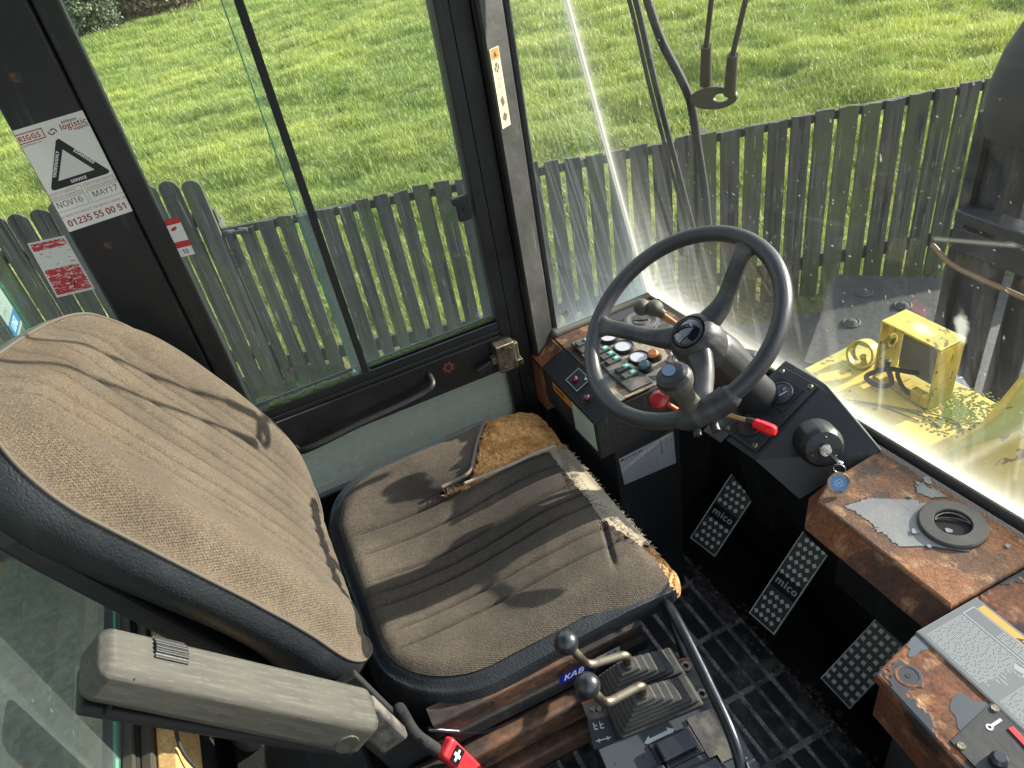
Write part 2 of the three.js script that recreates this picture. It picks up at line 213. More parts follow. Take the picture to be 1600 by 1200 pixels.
{ // grass: tufts of real blades
  const blades = (n, R, hMin, hMax, w) => {
    const p = [], ix = [], uv = [];
    for (let k = 0; k < n; k++) {
      const a = rnd() * 6.283, r = R * Math.sqrt(rnd()), x = Math.cos(a) * r, z = Math.sin(a) * r, h = rr(hMin, hMax), l = rr(0.15, 0.75) * h, b = rnd() * 6.283, t = rnd() * 6.283, dx = Math.cos(b), dz = Math.sin(b), wx = Math.cos(t) * w / 2, wz = Math.sin(t) * w / 2, o = p.length / 3;
      p.push(x - wx, -0.02, z - wz, x + wx, -0.02, z + wz, x + dx * l * 0.35 - wx * 0.8, h * 0.6, z + dz * l * 0.35 - wz * 0.8, x + dx * l * 0.35 + wx * 0.8, h * 0.6, z + dz * l * 0.35 + wz * 0.8, x + dx * l, h * 0.95, z + dz * l);
      uv.push(0, 0, 1, 0, 0, 0.6, 1, 0.6, 0.5, 1); ix.push(o, o + 1, o + 2, o + 1, o + 3, o + 2, o + 2, o + 3, o + 4);
    }
    const g = new THREE.BufferGeometry(); g.setAttribute('position', new THREE.Float32BufferAttribute(p, 3)); g.setAttribute('uv', new THREE.Float32BufferAttribute(uv, 2)); g.setIndex(ix); g.computeVertexNormals(); return g;
  };
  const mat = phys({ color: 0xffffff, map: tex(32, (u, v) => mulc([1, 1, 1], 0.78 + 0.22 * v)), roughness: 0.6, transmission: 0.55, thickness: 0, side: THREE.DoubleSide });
  const spots = [];
  while (spots.length < 130000) {
    const d = 0.08 + 42 * Math.pow(rnd(), 2.0), s = rr(-1, 1) * (3 + d * 1.05) + 1.2 + d * 0.12, p = fenceP(s, 0, -d); spots.push([p.x, p.z, d]);
  }
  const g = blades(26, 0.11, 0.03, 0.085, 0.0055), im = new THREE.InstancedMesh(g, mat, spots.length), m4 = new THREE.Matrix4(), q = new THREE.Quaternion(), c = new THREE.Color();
  spots.forEach(([x, z, d], i) => {
    const k = (0.7 + d * 0.04) * rr(0.75, 1.35), n = wn(x * 0.9, z * 0.9, 320), n2 = wn(x * 4, z * 4, 321, 2);
    q.setFromAxisAngle(V(0, 1, 0), rnd() * 6.283); m4.compose(V(x, fieldH(x, z), z), q, V(k, k * (0.6 + 0.9 * n2), k)); im.setMatrixAt(i, m4);
    const a = mixc([0.3, 0.41, 0.065], [0.62, 0.68, 0.15], clamp(n * 1.4 - 0.2 + rr(-0.2, 0.2))), e = rnd() < 0.06 ? mixc(a, [0.4, 0.34, 0.15], 0.6) : a; c.setRGB(...e); im.setColorAt(i, c);
  });
  im.name = 'grass'; im.userData = { kind: 'stuff', label: 'lush bright green pasture grass beyond the fence', category: 'grass' }; im.castShadow = im.receiveShadow = true; scene.add(im);
}
// hedge shrubs at the far end of the field
function shrub(label, x, z, rx, ry, rz, col, n, leaf) {
  const y = fieldH(x, z), t = thing('hedge_shrub', label, 'shrub', [x, y, z]);
  const p = [], ix = [], cl = [];
  for (let k = 0; k < n; k++) {
    const a = rnd() * 6.283, u = rr(-1, 1), r = Math.pow(rnd(), 0.4) * (0.75 + 0.5 * wn(a * 3, u * 5, 330)), q = Math.sqrt(Math.max(0, 1 - u * u * 0.8)), c = V(x + rx * r * q * Math.cos(a), y + ry * (0.5 + 0.52 * u * r), z + rz * r * q * Math.sin(a));
    const e = V(rr(-1, 1), rr(-1, 1), rr(-1, 1)).normalize().multiplyScalar(leaf * rr(0.6, 1.4)), f = V(rr(-1, 1), rr(-1, 1), rr(-1, 1)).cross(e).setLength(leaf * 0.5), o = p.length / 3;
    for (const w of [c.clone().add(e), c.clone().add(f), c.clone().sub(e), c.clone().sub(f)]) p.push(w.x, w.y, w.z);
    const s = rr(0.6, 1.3); for (let i = 0; i < 4; i++) cl.push(col[0] * s, col[1] * s, col[2] * s); ix.push(o, o + 1, o + 2, o, o + 2, o + 3);
  }
  const g = new THREE.BufferGeometry(); g.setAttribute('position', new THREE.Float32BufferAttribute(p, 3)); g.setAttribute('color', new THREE.Float32BufferAttribute(cl, 3)); g.setIndex(ix); g.computeVertexNormals();
  part('crown', g, phys({ vertexColors: true, roughness: 0.8, transmission: 0.25, thickness: 0, side: THREE.DoubleSide }), t);
  const st = []; for (let k = 0; k < 7; k++) { const a = rnd() * 6.283; st.push(tube([[x + 0.1 * Math.cos(a), y - 0.05, z + 0.1 * Math.sin(a)], [x + 0.5 * rx * Math.cos(a), y + ry * 0.6, z + 0.5 * rz * Math.sin(a)], [x + 0.7 * rx * Math.cos(a + 0.3), y + ry * 0.9, z + 0.7 * rz * Math.sin(a + 0.3)]], 0.03, true, 10, 6)); }
  part('stem', st, std({ color: 0x4b4033, roughness: 0.9 }), t);
}
shrub('grey-green bushy hedge shrub at the far edge of the field', -1.75, -22.4, 1.3, 2.0, 1.0, [0.15, 0.185, 0.1], 26000, 0.05);
shrub('straw brown bramble thicket beside the grey-green shrub', 0.15, -23.3, 1.7, 1.7, 0.9, [0.3, 0.23, 0.14], 22000, 0.055);
shrub('dark hedge shrub mostly hidden behind the black pillar', -5.2, -23.0, 2.2, 2.4, 1.4, [0.1, 0.13, 0.06], 12000, 0.07);

// ---------------------------------------------------------------- picket fences
function picketGeo(s0, s1, top, bot, round, off = 0) {
  const w = s1 - s0; let sh;
  if (round) { sh = []; for (let k = 0; k <= 14; k++) { const a = Math.PI * k / 14; sh.push([w / 2 + w / 2 * Math.cos(a), top - w * 0.42 + w * 0.42 * Math.sin(a)]); } sh = [[0, bot], [w, bot], ...sh]; }
  else sh = [[0, bot], [w, bot], [w, top + rr(-0.005, 0.005)], [w * rr(0.3, 0.7), top + rr(-0.004, 0.004)], [0, top + rr(-0.005, 0.005)]];
  const g = prism(sh, 0.018, 0.0025).toNonIndexed ? prism(sh, 0.018, 0.0025) : null, uv = g.attributes.uv, p = g.attributes.position, uo = rnd();
  for (let i = 0; i < p.count; i++) uv.setXY(i, uo + p.getX(i) / 0.35, clamp((p.getY(i) + 0.97) / 1.16 * 0.96 + 0.02));
  g.rotateZ(rr(-0.009, 0.009)); return frame(g, fenceP(s0, 0, off + rr(-0.003, 0.003)), FD, V(0, 1, 0), FN);
}
{
  const f = thing('picket_fence', 'low dark picket fence with square cut tops in front of the field', 'fence', [FA.x, GY, FA.z]);
  const gaps = [-0.545, -0.47, -0.37, -0.268, -0.17, -0.067, 0.038, 0.133, 0.224, 0.326, 0.424, 0.53, 0.634]; let s = 0.634;
  while (s < 1.06) { s += 0.112; gaps.push(s); } for (const a of [1.183, 1.293, 1.404, 1.515, 1.627, 1.74, 1.855, 1.97, 2.09, 2.21, 2.325, 2.444, 2.56, 2.68, 2.794, 2.914, 3.039, 3.162, 3.285]) gaps.push(a); s = 3.285; while (s < 4.9) { s += 0.122; gaps.push(s); }
  for (let i = 0; i < gaps.length - 1; i++) { const g = rr(0.010, 0.0145); if (gaps[i + 1] - gaps[i] < 0.03) continue; part('picket', picketGeo(gaps[i] + g, gaps[i + 1] - g, 0.151 + rr(-0.011, 0.008) + 0.012 * Math.sin(gaps[i] * 2) - (gaps[i] < 0.2 ? rr(0, 0.02) : 0), -0.93, false), M.wood[(rnd() * 4) | 0], f); }
  for (const [y0, y1] of [[0.085, 0.128], [-0.74, -0.66]]) { const a = fenceP(-0.545, 0, -0.028), g = muv(new RoundedBoxGeometry(5.5, y1 - y0, 0.03, 2, 0.003)); part('rail', frame(g, fenceP(-0.545 + 2.75, (y0 + y1) / 2, -0.02), FD, V(0, 1, 0), FN), M.wood[1], f); }
  for (const sp of [1.9, 3.9]) part('post', frame(muv(new RoundedBoxGeometry(0.08, 1.1, 0.08, 2, 0.004)), fenceP(sp, -0.42, -0.078), FD, V(0, 1, 0), FN), M.wood[0], f);
  // small mended piece of new board and a clip on top
  part('bolt', [frame(lbox(0.11, 0.02, 0.02, 0.008), fenceP(-0.46, 0.112, 0.035), FD, V(0, 1, 0), FN), frame(lbox(0.025, 0.05, 0.03, 0.008), fenceP(-0.5, 0.1, 0.03), FD, V(0, 1, 0), FN)], M.rustDark, f, 'rusty sliding bolt');
  part('hinge', frame(lbox(0.02, 0.1, 0.02, 0.006), fenceP(-0.525, -0.02, 0.035), FD, V(0, 1, 0), FN), M.rustDark, f); part('hinge', [frame(lbox(0.15, 0.03, 0.01, 0.003), fenceP(-0.44, -0.74, 0.03), FD, V(0, 1, 0), FN)], M.rustDark, f);
  const r = thing('picket_fence', 'taller picket fence with rounded tops left of the square topped one', 'fence', [FA.x - 1.2, GY, FA.z - 0.4]);
  for (let k = 0; k < 24; k++) { const s1 = -0.535 - k * 0.106; part('picket', picketGeo(s1 - 0.102 + rr(0, 0.006), s1 - 0.006, 0.415 + rr(-0.012, 0.012), -0.93, true, 0.02), M.wood[(rnd() * 4) | 0], r); }
  for (const y of [0.2, -0.6]) part('rail', frame(muv(new RoundedBoxGeometry(2.6, 0.07, 0.03, 2, 0.003)), fenceP(-0.535 - 1.3, y, -0.006), FD, V(0, 1, 0), FN), M.wood[0], r);
  part('post', frame(muv(new RoundedBoxGeometry(0.08, 1.15, 0.08, 2, 0.004)), fenceP(-0.59, -0.42, -0.062), FD, V(0, 1, 0), FN), M.wood[2], r);
}
// low steel deck with bolts before the fence
{
  const t = thing('bolted_deck', 'low dark steel deck with three round bolt heads in front of the fence', 'steel deck', [2.5, GY, -2.1]), Y = -0.6;
  part('plate', prismY([[2.66, -2.5], [2.02, -2.02], [2.35, -1.55], [3.1, -2.05]], Y - 0.012, Y, 0.002), std({ map: M.concrete.map, color: new THREE.Color(0.34, 0.35, 0.34), roughness: 0.55, bumpMap: nTex, bumpScale: 0.002 }), t);
  part('frame', prismY([[2.64, -2.47], [2.06, -2.02], [2.36, -1.6], [3.05, -2.05]], GY, Y - 0.013, 0.003), M.dark, t);
  for (const [x, z] of [[2.628, -2.277], [2.67, -2.087], [2.392, -2.121]]) part('bolt', lathe([[0, 0], [0.042, 0], [0.042, 0.006], [0.034, 0.011], [0.028, 0.007], [0.022, 0.013], [0.014, 0.022], [0, 0.024]], [x, Y, z], [0, 1, 0], 28), std({ color: 0x3a3c3a, roughness: 0.85 }), t);
}
// ---------------------------------------------------------------- front of the truck outside the screen
{
  const t = thing('front_deck', 'scratched yellow front deck of the truck outside the windscreen', 'vehicle body', [1.1, -0.3, -0.8]);
  part('deck', [prismY([[0.8, -1.14], [1.34, -1.17], [1.4, -0.94], [1.41, -0.3], [0.8, -0.3]], 0.225, 0.25, 0.004), prismY([[0.8, -1.135], [1.33, -1.165], [1.395, -0.94], [1.395, -0.32], [0.8, -0.32]], -0.3, 0.224, 0.004)], M.yellow, t);
  const prof = []; for (let k = 0; k <= 20; k++) { const a = k / 20; prof.push([0.98 + 0.75 * a, 0.25 + 0.36 * Math.pow(Math.sin(a * Math.PI / 2), 1.25)]); }
  // mudguard: rounded across, rising to the front
  const pos = [], ix = [], K = 24, L = 30; for (let i = 0; i <= L; i++) for (let k = 0; k <= K; k++) { const a = i / L, b = k / K * Math.PI / 2, hh = 0.01 + 0.52 * Math.pow(Math.sin(a * Math.PI / 2), 0.95), c = 0.13 * Math.min(1, hh / 0.13), x = 1.16 + 0.8 * a; pos.push(x, k === K ? 0.24 + hh : 0.24 + hh - c + c * Math.sin(b), k === K ? -0.2 : -0.765 - c * (Math.cos(b) - 1)); if (i < L && k < K) { const o = i * (K + 1) + k; ix.push(o, o + 1, o + K + 1, o + 1, o + K + 2, o + K + 1); } }
  for (let i = 0; i <= L; i++) { const o = pos.length / 3; const b = i * (K + 1) * 3; pos.push(pos[b], 0.1, pos[b + 2]); if (i < L) { ix.push(o, i * (K + 1), o + 1, o + 1, i * (K + 1), (i + 1) * (K + 1)); } }
  const g = new THREE.BufferGeometry(); g.setAttribute('position', new THREE.Float32BufferAttribute(pos, 3)); g.setIndex(ix); g.computeVertexNormals(); muv(g);
  part('mudguard', g, phys({ ...{ map: M.yellow.map, roughness: 0.4, bumpMap: nTex, bumpScale: 0.001, side: THREE.DoubleSide } }), t, 'curved yellow mudguard with brown scratches');
  const s = []; for (let k = 0; k < 3; k++) { const a = k * 0.02; s.push(tube([[1.08 + a, 0.253, -1.0 - a], [1.16 + a, 0.256, -0.98 + a], [1.2 + 2 * a, 0.253, -0.93 + a * 3], [1.22 + a, 0.252, -0.86 + 2 * a]], 0.0017, true, 20, 6)); }
  const ms = []; for (let k = 0; k < 900; k++) { const g = new THREE.IcosahedronGeometry(rr(0.0008, 0.0032), 0); g.scale(1.4, 0.3, 1.4); const q = 1.25 * rnd(), a = rnd() * 6.283; g.translate(1.315 + 0.085 * q * Math.cos(a), 0.2505, -0.835 + 0.06 * q * Math.sin(a)); ms.push(g); } part('moss', ms, M.moss, t, 'yellow-green moss on the yellow deck').userData.kind = 'stuff';
  part('twig', s, std({ color: 0x6b5f35, roughness: 0.9 }), t);
}
{ // head lamp in its open backed hood
  const t = thing('headlamp', 'yellow box shaped headlamp hood with open back on the front deck', 'headlamp', [1.3, 0.25, -0.97]);
  const o = V(1.262, 0.25, -0.955), X = V(0.02, 0, 1).normalize(), Zb = V(-1, 0, 0.02).normalize(), Y = V(0, 1, 0), w = 0.158, h = 0.17, d = 0.078;
  const f = (a, b, c, A, B, C) => frame(lbox(A, B, C, 0.002), o.clone().addScaledVector(X, a).addScaledVector(Y, b).addScaledVector(Zb, c), X, Y, Zb);
  part('hood', [f(0, h - 0.003, -d / 2, w, 0.006, d), f(-w / 2 + 0.003, h / 2 - 0.003, -d / 2, 0.006, h - 0.006, d), f(w / 2 - 0.003, h / 2 - 0.003, -d / 2, 0.006, h - 0.006, d), f(0, 0.006, -d / 2, w - 0.012, 0.006, d)], M.yellow, t);
  part('lamp_back', [f(0.008, h * 0.55, -d * 0.8, 0.125, 0.135, 0.02)], std({ color: 0x6c6d6b, roughness: 0.6 }), t, 'grey lamp back');
  part('grommet', lathe([[0.006, 0], [0.02, 0], [0.02, 0.004], [0.012, 0.006], [0.006, 0.004]], o.clone().addScaledVector(X, -w / 2 + 0.006).addScaledVector(Y, 0.1).addScaledVector(Zb, -0.035), X, 20), M.yellow, t);
  const W = (a) => o.clone().addScaledVector(X, a[0]).addScaledVector(Y, a[1]).addScaledVector(Zb, a[2]);
  part('cable', [tube([[-0.07, 0.04, -0.04], [-0.05, 0.05, -0.01], [-0.01, 0.035, 0.02], [-0.03, 0.02, 0.03], [-0.08, 0.015, 0.02], [-0.06, 0.03, -0.02], [0.0, 0.045, -0.04]].map(W), 0.006), tube([[0.0, 0.04, -0.05], [-0.02, 0.05, -0.01], [0.02, 0.02, 0.0], [0.06, 0.02, -0.02]].map(W), 0.005)], M.rubber, t);
  part('connector', [f(0.055, 0.024, -0.002, 0.045, 0.03, 0.02)], M.yellow, t);
  const m = thing('marker_lamp', 'small clear glass lamp bulb in a yellow guard beside the headlamp hood', 'lamp', [1.27, 0.25, -1.1]);
  const c = V(1.275, 0.285, -1.09);
  part('guard', [lathe([[0.03, -0.03], [0.036, -0.03], [0.036, 0.005], [0.03, 0.005]], c, [-0.9, 0.3, 0.2], 28)], M.yellow, m);
  part('bulb', sph(c, 0.026, [1, 0.8, 1.1]), M.glassClear, m);
  part('bracket', [cyl(c.clone().add(V(0.02, -0.037, 0)), c.clone().add(V(0.01, -0.01, 0)), 0.008)], M.yellow, m);
}
{ // mast uprights at the front
  const t = thing('lift_mast', 'black steel lift mast upright in front of the truck at the right', 'mast', [2.28, -0.93, -1.4]);
  const ms = std({ map: blackMap, color: new THREE.Color(1.5, 1.6, 1.8), roughness: 0.38, metalness: 0.2, bumpMap: nTex, bumpScale: 0.001 });
  part('upright', [box(2.184, 2.286, -0.93, 0.548, -1.568, -1.530, 0.005), box(2.216, 2.254, -0.93, 0.548, -1.530, -1.448, 0.005), box(2.184, 2.286, -0.93, 0.548, -1.448, -1.416, 0.005)], ms, t);
  part('cylinder', [cyl([2.337, -1.407, -1.359], [2.337, 0.523, -1.359], 0.05), cyl([2.337, 0.472, -1.359], [2.337, 0.548, -1.359], 0.058)], M.plastic, t);
  part('boot', lathe([[0.133, 0], [0.146, 0.04], [0.15, 0.15], [0.137, 0.24], [0.108, 0.32], [0.06, 0.365], [0, 0.375]], [2.286, 0.472, -1.448], [0.05, 1, 0.03], 36), M.rubber, t, 'rounded black rubber boot');
  part('crossbar', [box(2.134, 2.210, 0.205, 0.244, -1.537, -0.889, 0.005), box(2.159, 2.210, 0.091, 0.174, -1.524, -0.889, 0.005)], ms, t);
  part('pipe', tube([[2.146, 0.085, -1.600], [2.146, 0.047, -1.524], [2.146, 0.034, -1.270], [2.146, 0.028, -0.889]], 0.009), std({ color: 0x6e5a3f, roughness: 0.6 }), t);
    const fi = part('fitting', [cyl([2.184, -0.417, -1.435], [2.159, -0.430, -1.372], 0.025), cyl([2.197, -0.407, -1.473], [2.184, -0.417, -1.435], 0.012)], phys({ color: 0xcfd3d2, roughness: 0.35, transmission: 0.3, thickness: 0 }), t, 'milky white plastic fitting');
}

// ---------------------------------------------------------------- prints
const T = {};
T.examined = canvasTex(620, 1000, (x, w, h) => {
  x.fillStyle = '#e9e7e0'; x.fillRect(0, 0, w, h); x.textBaseline = 'middle';
  x.strokeStyle = '#a3222a'; x.lineWidth = 9; x.strokeRect(-30, 45, 255, 82); x.fillStyle = '#a3222a'; x.font = 'bold 66px sans-serif'; x.fillText('BRIGGS', -42, 88); x.fillStyle = '#222'; x.font = '26px sans-serif'; x.fillText('EQUIPMENT UK', -6, 150);
  x.strokeStyle = '#222'; x.lineWidth = 10; x.beginPath(); x.arc(292, 96, 26, 0.4, 3.4); x.stroke(); x.beginPath(); x.arc(308, 104, 26, 3.6, 6.6); x.stroke();
  x.fillStyle = '#222'; x.font = 'bold 36px sans-serif'; x.fillText('defence', 400, 48); x.fillText('support', 478, 128); x.fillStyle = '#a3222a'; x.font = 'bold 70px sans-serif'; x.fillText('logistics', 370, 88);
  x.fillStyle = '#1c1d20'; x.beginPath(); x.moveTo(320, 170); x.lineTo(590, 560); x.quadraticCurveTo(596, 590, 560, 592); x.lineTo(80, 592); x.quadraticCurveTo(44, 590, 52, 560); x.lineTo(290, 178); x.closePath(); x.fill();
  x.fillStyle = '#dedcd6'; x.beginPath(); x.moveTo(306, 268); x.lineTo(478, 522); x.lineTo(140, 522); x.closePath(); x.fill();
  x.fillStyle = '#fff'; x.font = 'bold 38px sans-serif'; x.textAlign = 'center'; x.fillText('SERVICE', 310, 560);
  x.save(); x.translate(205, 385); x.rotate(-1.0); x.fillText('THOROUGHLY', 0, -16); x.restore(); x.save(); x.translate(432, 392); x.rotate(0.97); x.fillText('EXAMINED', 0, -18); x.restore();
  x.textAlign = 'left'; x.fillStyle = '#8e2a2e'; x.font = '24px sans-serif'; x.fillText('DATE OF LAST SERVICE &', -20, 632); x.fillText('THOROUGH EXAMINATION', -8, 660); x.fillText('DATE OF NEXT SERVICE &', 336, 632); x.fillText('THOROUGH EXAMINATION', 336, 660);
  x.strokeStyle = '#555'; x.lineWidth = 3; x.strokeRect(-10, 615, 306, 62); x.strokeRect(322, 615, 320, 62);
  x.fillStyle = '#1d2024'; x.font = '78px sans-serif'; x.fillText('NOV16', 14, 735); x.fillText('MAY17', 352, 735); x.strokeRect(-10, 690, 306, 110); x.strokeRect(322, 690, 320, 110);
  x.fillStyle = '#8e2a2e'; x.font = '30px sans-serif'; x.fillText('YOU NEED TO CONTACT THE SERVICE CENTRE CALL', -20, 850, 660); x.font = 'bold 92px sans-serif'; x.fillText('01235 55 00 51', 26, 925, 570);
});
T.redSticker = canvasTex(400, 640, (x, w, h) => {
  x.fillStyle = '#d6d5d2'; x.fillRect(0, 0, w, h); let s = 7; const r = () => { s = (s * 16807) % 2147483647; return s / 2147483647; };
  x.fillStyle = '#b8343a'; x.fillRect(20, 20, w - 40, 80); x.fillRect(20, h * 0.5, w - 40, h * 0.46); x.globalAlpha = 0.9;
  for (let i = 0; i < 420; i++) { const X = r() * w, Y = r() * h; x.fillStyle = r() > (Y < h * 0.5 ? 0.16 : 0.45) ? '#d9d8d6' : '#b8343a'; x.fillRect(X, Y, 6 + r() * 46, 3 + r() * 9); }
  x.globalAlpha = 1; x.strokeStyle = '#cfcfcc'; x.lineWidth = 16; x.strokeRect(0, 0, w, h); x.fillStyle = '#3a2a18'; x.beginPath(); x.ellipse(225, 480, 16, 12, 0, 0, 7); x.fill(); x.beginPath(); x.ellipse(240, 530, 10, 26, 0.2, 0, 7); x.fill();
});
T.smallSticker = canvasTex(220, 500, (x, w, h) => { x.fillStyle = '#dcdcd8'; x.fillRect(0, 0, w, h); x.fillStyle = '#c02a35'; x.fillRect(0, 0, w, 74); x.fillRect(0, 300, w, 82); x.beginPath(); x.ellipse(90, 130, 48, 22, -0.3, 0, 7); x.fill(); x.fillStyle = '#20345a'; x.font = 'bold 84px sans-serif'; x.fillText('10', 60, 470); });
T.pillarLabel = canvasTex(200, 1000, (x, w, h) => {
  x.fillStyle = '#d9c9a8'; x.fillRect(0, 0, w, h); x.fillStyle = '#c98a35'; x.fillRect(8, 8, w - 16, 130); x.fillStyle = '#4a3216'; x.beginPath(); x.moveTo(100, 30); x.lineTo(140, 110); x.lineTo(60, 110); x.fill();
  x.strokeStyle = x.fillStyle = '#6b5a48'; x.lineWidth = 9; x.beginPath(); x.ellipse(95, 240, 55, 62, 0, 0, 7); x.fill(); x.strokeStyle = '#d9c9a8'; x.beginPath(); x.moveTo(50, 210); x.lineTo(140, 290); x.moveTo(140, 190); x.lineTo(60, 300); x.stroke(); x.strokeStyle = '#8b7a62'; x.beginPath(); x.ellipse(100, 430, 55, 60, 0, 0, 7); x.stroke(); x.beginPath(); x.moveTo(70, 470); x.lineTo(130, 390); x.moveTo(100, 370); x.lineTo(100, 480); x.stroke();
  x.fillStyle = '#6b5a48'; x.beginPath(); x.moveTo(50, 640); x.lineTo(120, 590); x.lineTo(150, 690); x.lineTo(90, 740); x.fill(); x.beginPath(); x.moveTo(40, 880); x.lineTo(90, 800); x.lineTo(160, 850); x.lineTo(110, 930); x.fill(); x.strokeStyle = '#ece0c4'; x.lineWidth = 12; x.strokeRect(4, 4, w - 8, h - 8);
});
T.plate = canvasTex(1000, 620, (x, w, h) => {
  x.fillStyle = '#9d9fa2'; x.fillRect(0, 0, w, h); x.fillStyle = '#17181a'; x.font = 'bold 66px sans-serif'; x.fillText('HYSTER', 95, 92); x.beginPath(); x.moveTo(24, 40); x.lineTo(84, 40); x.lineTo(84, 96); x.lineTo(56, 70); x.lineTo(24, 96); x.fill(); x.fillRect(352, 38, 16, 56); x.fillRect(402, 38, 16, 56); x.fillRect(352, 58, 66, 16); x.font = '30px sans-serif'; x.fillText('HAND CO.   EUROPE', 90, 134);
  let s = 5; const r = () => { s = (s * 16807) % 2147483647; return s / 2147483647; }; x.fillStyle = '#55575a';
  for (let y = 160; y < 590; y += 17) { let X = 30; while (X < 440) { const a = 14 + r() * 70; x.fillRect(X, y, a, 5); X += a + 10 + r() * 30; } }
  for (let y = 30; y < 590; y += 18) { let X = 480; while (X < 660) { const a = 14 + r() * 50; x.fillRect(X, y, a, 5); X += a + 10 + r() * 40; } } x.fillRect(460, 20, 3, 580); for (let y = 40; y < 340; y += 9) x.fillRect(735, y, 40, 5); for (let y = 40; y < 200; y += 50) x.fillRect(830, y, 36, 12); x.fillRect(930, 120, 20, 40); x.strokeStyle = '#6d6f72'; x.lineWidth = 4; x.strokeRect(10, 10, w - 20, h - 20);
});
T.chart = canvasTex(480, 420, (x, w, h) => { x.fillStyle = '#b9c9bd'; x.fillRect(0, 0, w, h); x.strokeStyle = '#5c6c66'; x.lineWidth = 3; x.strokeRect(14, 14, w - 28, h - 28); x.fillStyle = '#3b4843'; x.font = 'bold 26px sans-serif'; x.fillText('HYDRAULIC', 150, 52); let s = 9; const r = () => { s = (s * 16807) % 2147483647; return s / 2147483647; }; for (let i = 0; i < 26; i++) { x.beginPath(); const X = 60 + r() * 360, Y = 90 + r() * 280; x.moveTo(X, Y); x.lineTo(X + (r() > 0.5 ? 80 : 0), Y + (r() > 0.5 ? 50 : 0)); x.stroke(); } x.strokeRect(120, 150, 110, 80); x.strokeRect(270, 190, 90, 110); });
T.warnStrip = canvasTex(240, 420, (x, w, h) => { x.fillStyle = '#16181a'; x.fillRect(0, 0, w, h); x.fillStyle = '#d0812f'; x.fillRect(0, 0, w, 120); x.fillStyle = '#3a2206'; x.fillRect(30, 40, 120, 34); x.fillStyle = '#4d5052'; for (let y = 160; y < 390; y += 26) x.fillRect(24, y, 120 + (y * 37 % 70), 7); });
T.gauge = canvasTex(256, 256, (x, w) => { x.fillStyle = '#15171a'; x.fillRect(0, 0, w, w); x.strokeStyle = '#aeb2b0'; x.lineWidth = 5; for (let k = 0; k < 7; k++) { const a = -0.4 - k * 0.4; x.beginPath(); x.moveTo(128 + 92 * Math.cos(a), 132 + 92 * Math.sin(a)); x.lineTo(128 + 108 * Math.cos(a), 132 + 108 * Math.sin(a)); x.stroke(); } x.strokeStyle = '#eef0ee'; x.lineWidth = 9; x.beginPath(); x.moveTo(140, 160); x.lineTo(176, 66); x.stroke(); x.fillStyle = '#dfe6ee'; x.fillRect(60, 150, 40, 34); x.strokeStyle = '#cfd3d2'; x.lineWidth = 6; x.beginPath(); x.arc(128, 62, 12, 0, 7); x.stroke(); });
T.dial = canvasTex(256, 256, (x, w) => { x.fillStyle = '#c9c8cc'; x.fillRect(0, 0, w, w); x.strokeStyle = '#a3a2a8'; x.lineWidth = 4; for (let k = 0; k < 9; k++) { const a = Math.PI * (0.85 + k * 0.16); x.beginPath(); x.moveTo(128 + 84 * Math.cos(a), 128 + 84 * Math.sin(a)); x.lineTo(128 + 104 * Math.cos(a), 128 + 104 * Math.sin(a)); x.stroke(); } x.beginPath(); x.moveTo(128, 150); x.lineTo(70, 90); x.stroke(); });
T.kab = canvasTex(720, 170, (x, w, h) => { x.fillStyle = '#1c2f9c'; x.fillRect(0, 0, w, h); x.fillStyle = '#d9dbe2'; x.fillRect(440, 0, 280, h); x.fillStyle = '#f2f3f6'; x.font = 'italic bold 128px sans-serif'; x.fillText('KAB', 40, 130, 300); x.fillStyle = '#1c2f9c'; x.fillText('303', 460, 130, 230); });
T.warning = canvasTex(1500, 1000, (x, w, h) => { // upright: top towards the screen
  x.fillStyle = '#696d6e'; x.fillRect(0, 0, w, h); x.fillStyle = '#c9a440'; x.fillRect(90, 20, w - 110, 105); x.fillStyle = '#2b2617'; x.beginPath(); x.moveTo(530, 34); x.lineTo(590, 114); x.lineTo(470, 114); x.fill(); x.fillStyle = '#c9a440'; x.fillRect(525, 62, 12, 30); x.fillStyle = '#2b2617'; x.font = 'bold 84px sans-serif'; x.fillText('WARNING', 640, 104);
  let s = 3; const r = () => { s = (s * 16807) % 2147483647; return s / 2147483647; }; x.strokeStyle = '#c3c6c5'; x.lineWidth = 6; x.strokeRect(60, 140, 880, 180); x.fillStyle = '#9fa3a2';
  const para = (x0, x1, y0, y1, st, th) => { for (let y = y0; y < y1; y += st) { let X = x0; const e = x1 - r() * 160; while (X < e) { const a = 12 + r() * 60; x.fillRect(X, y, Math.min(a, e - X), th); X += a + 12; } } };
  para(380, 900, 165, 300, 34, 13); para(60, 760, 360, 940, 25, 10); para(820, 1440, 560, 960, 25, 10); para(960, 1440, 160, 330, 25, 10); x.strokeRect(760, 380, 120, 110); x.beginPath(); x.moveTo(640, 430); x.lineTo(740, 380); x.lineTo(770, 450); x.lineTo(680, 480); x.fill();
});
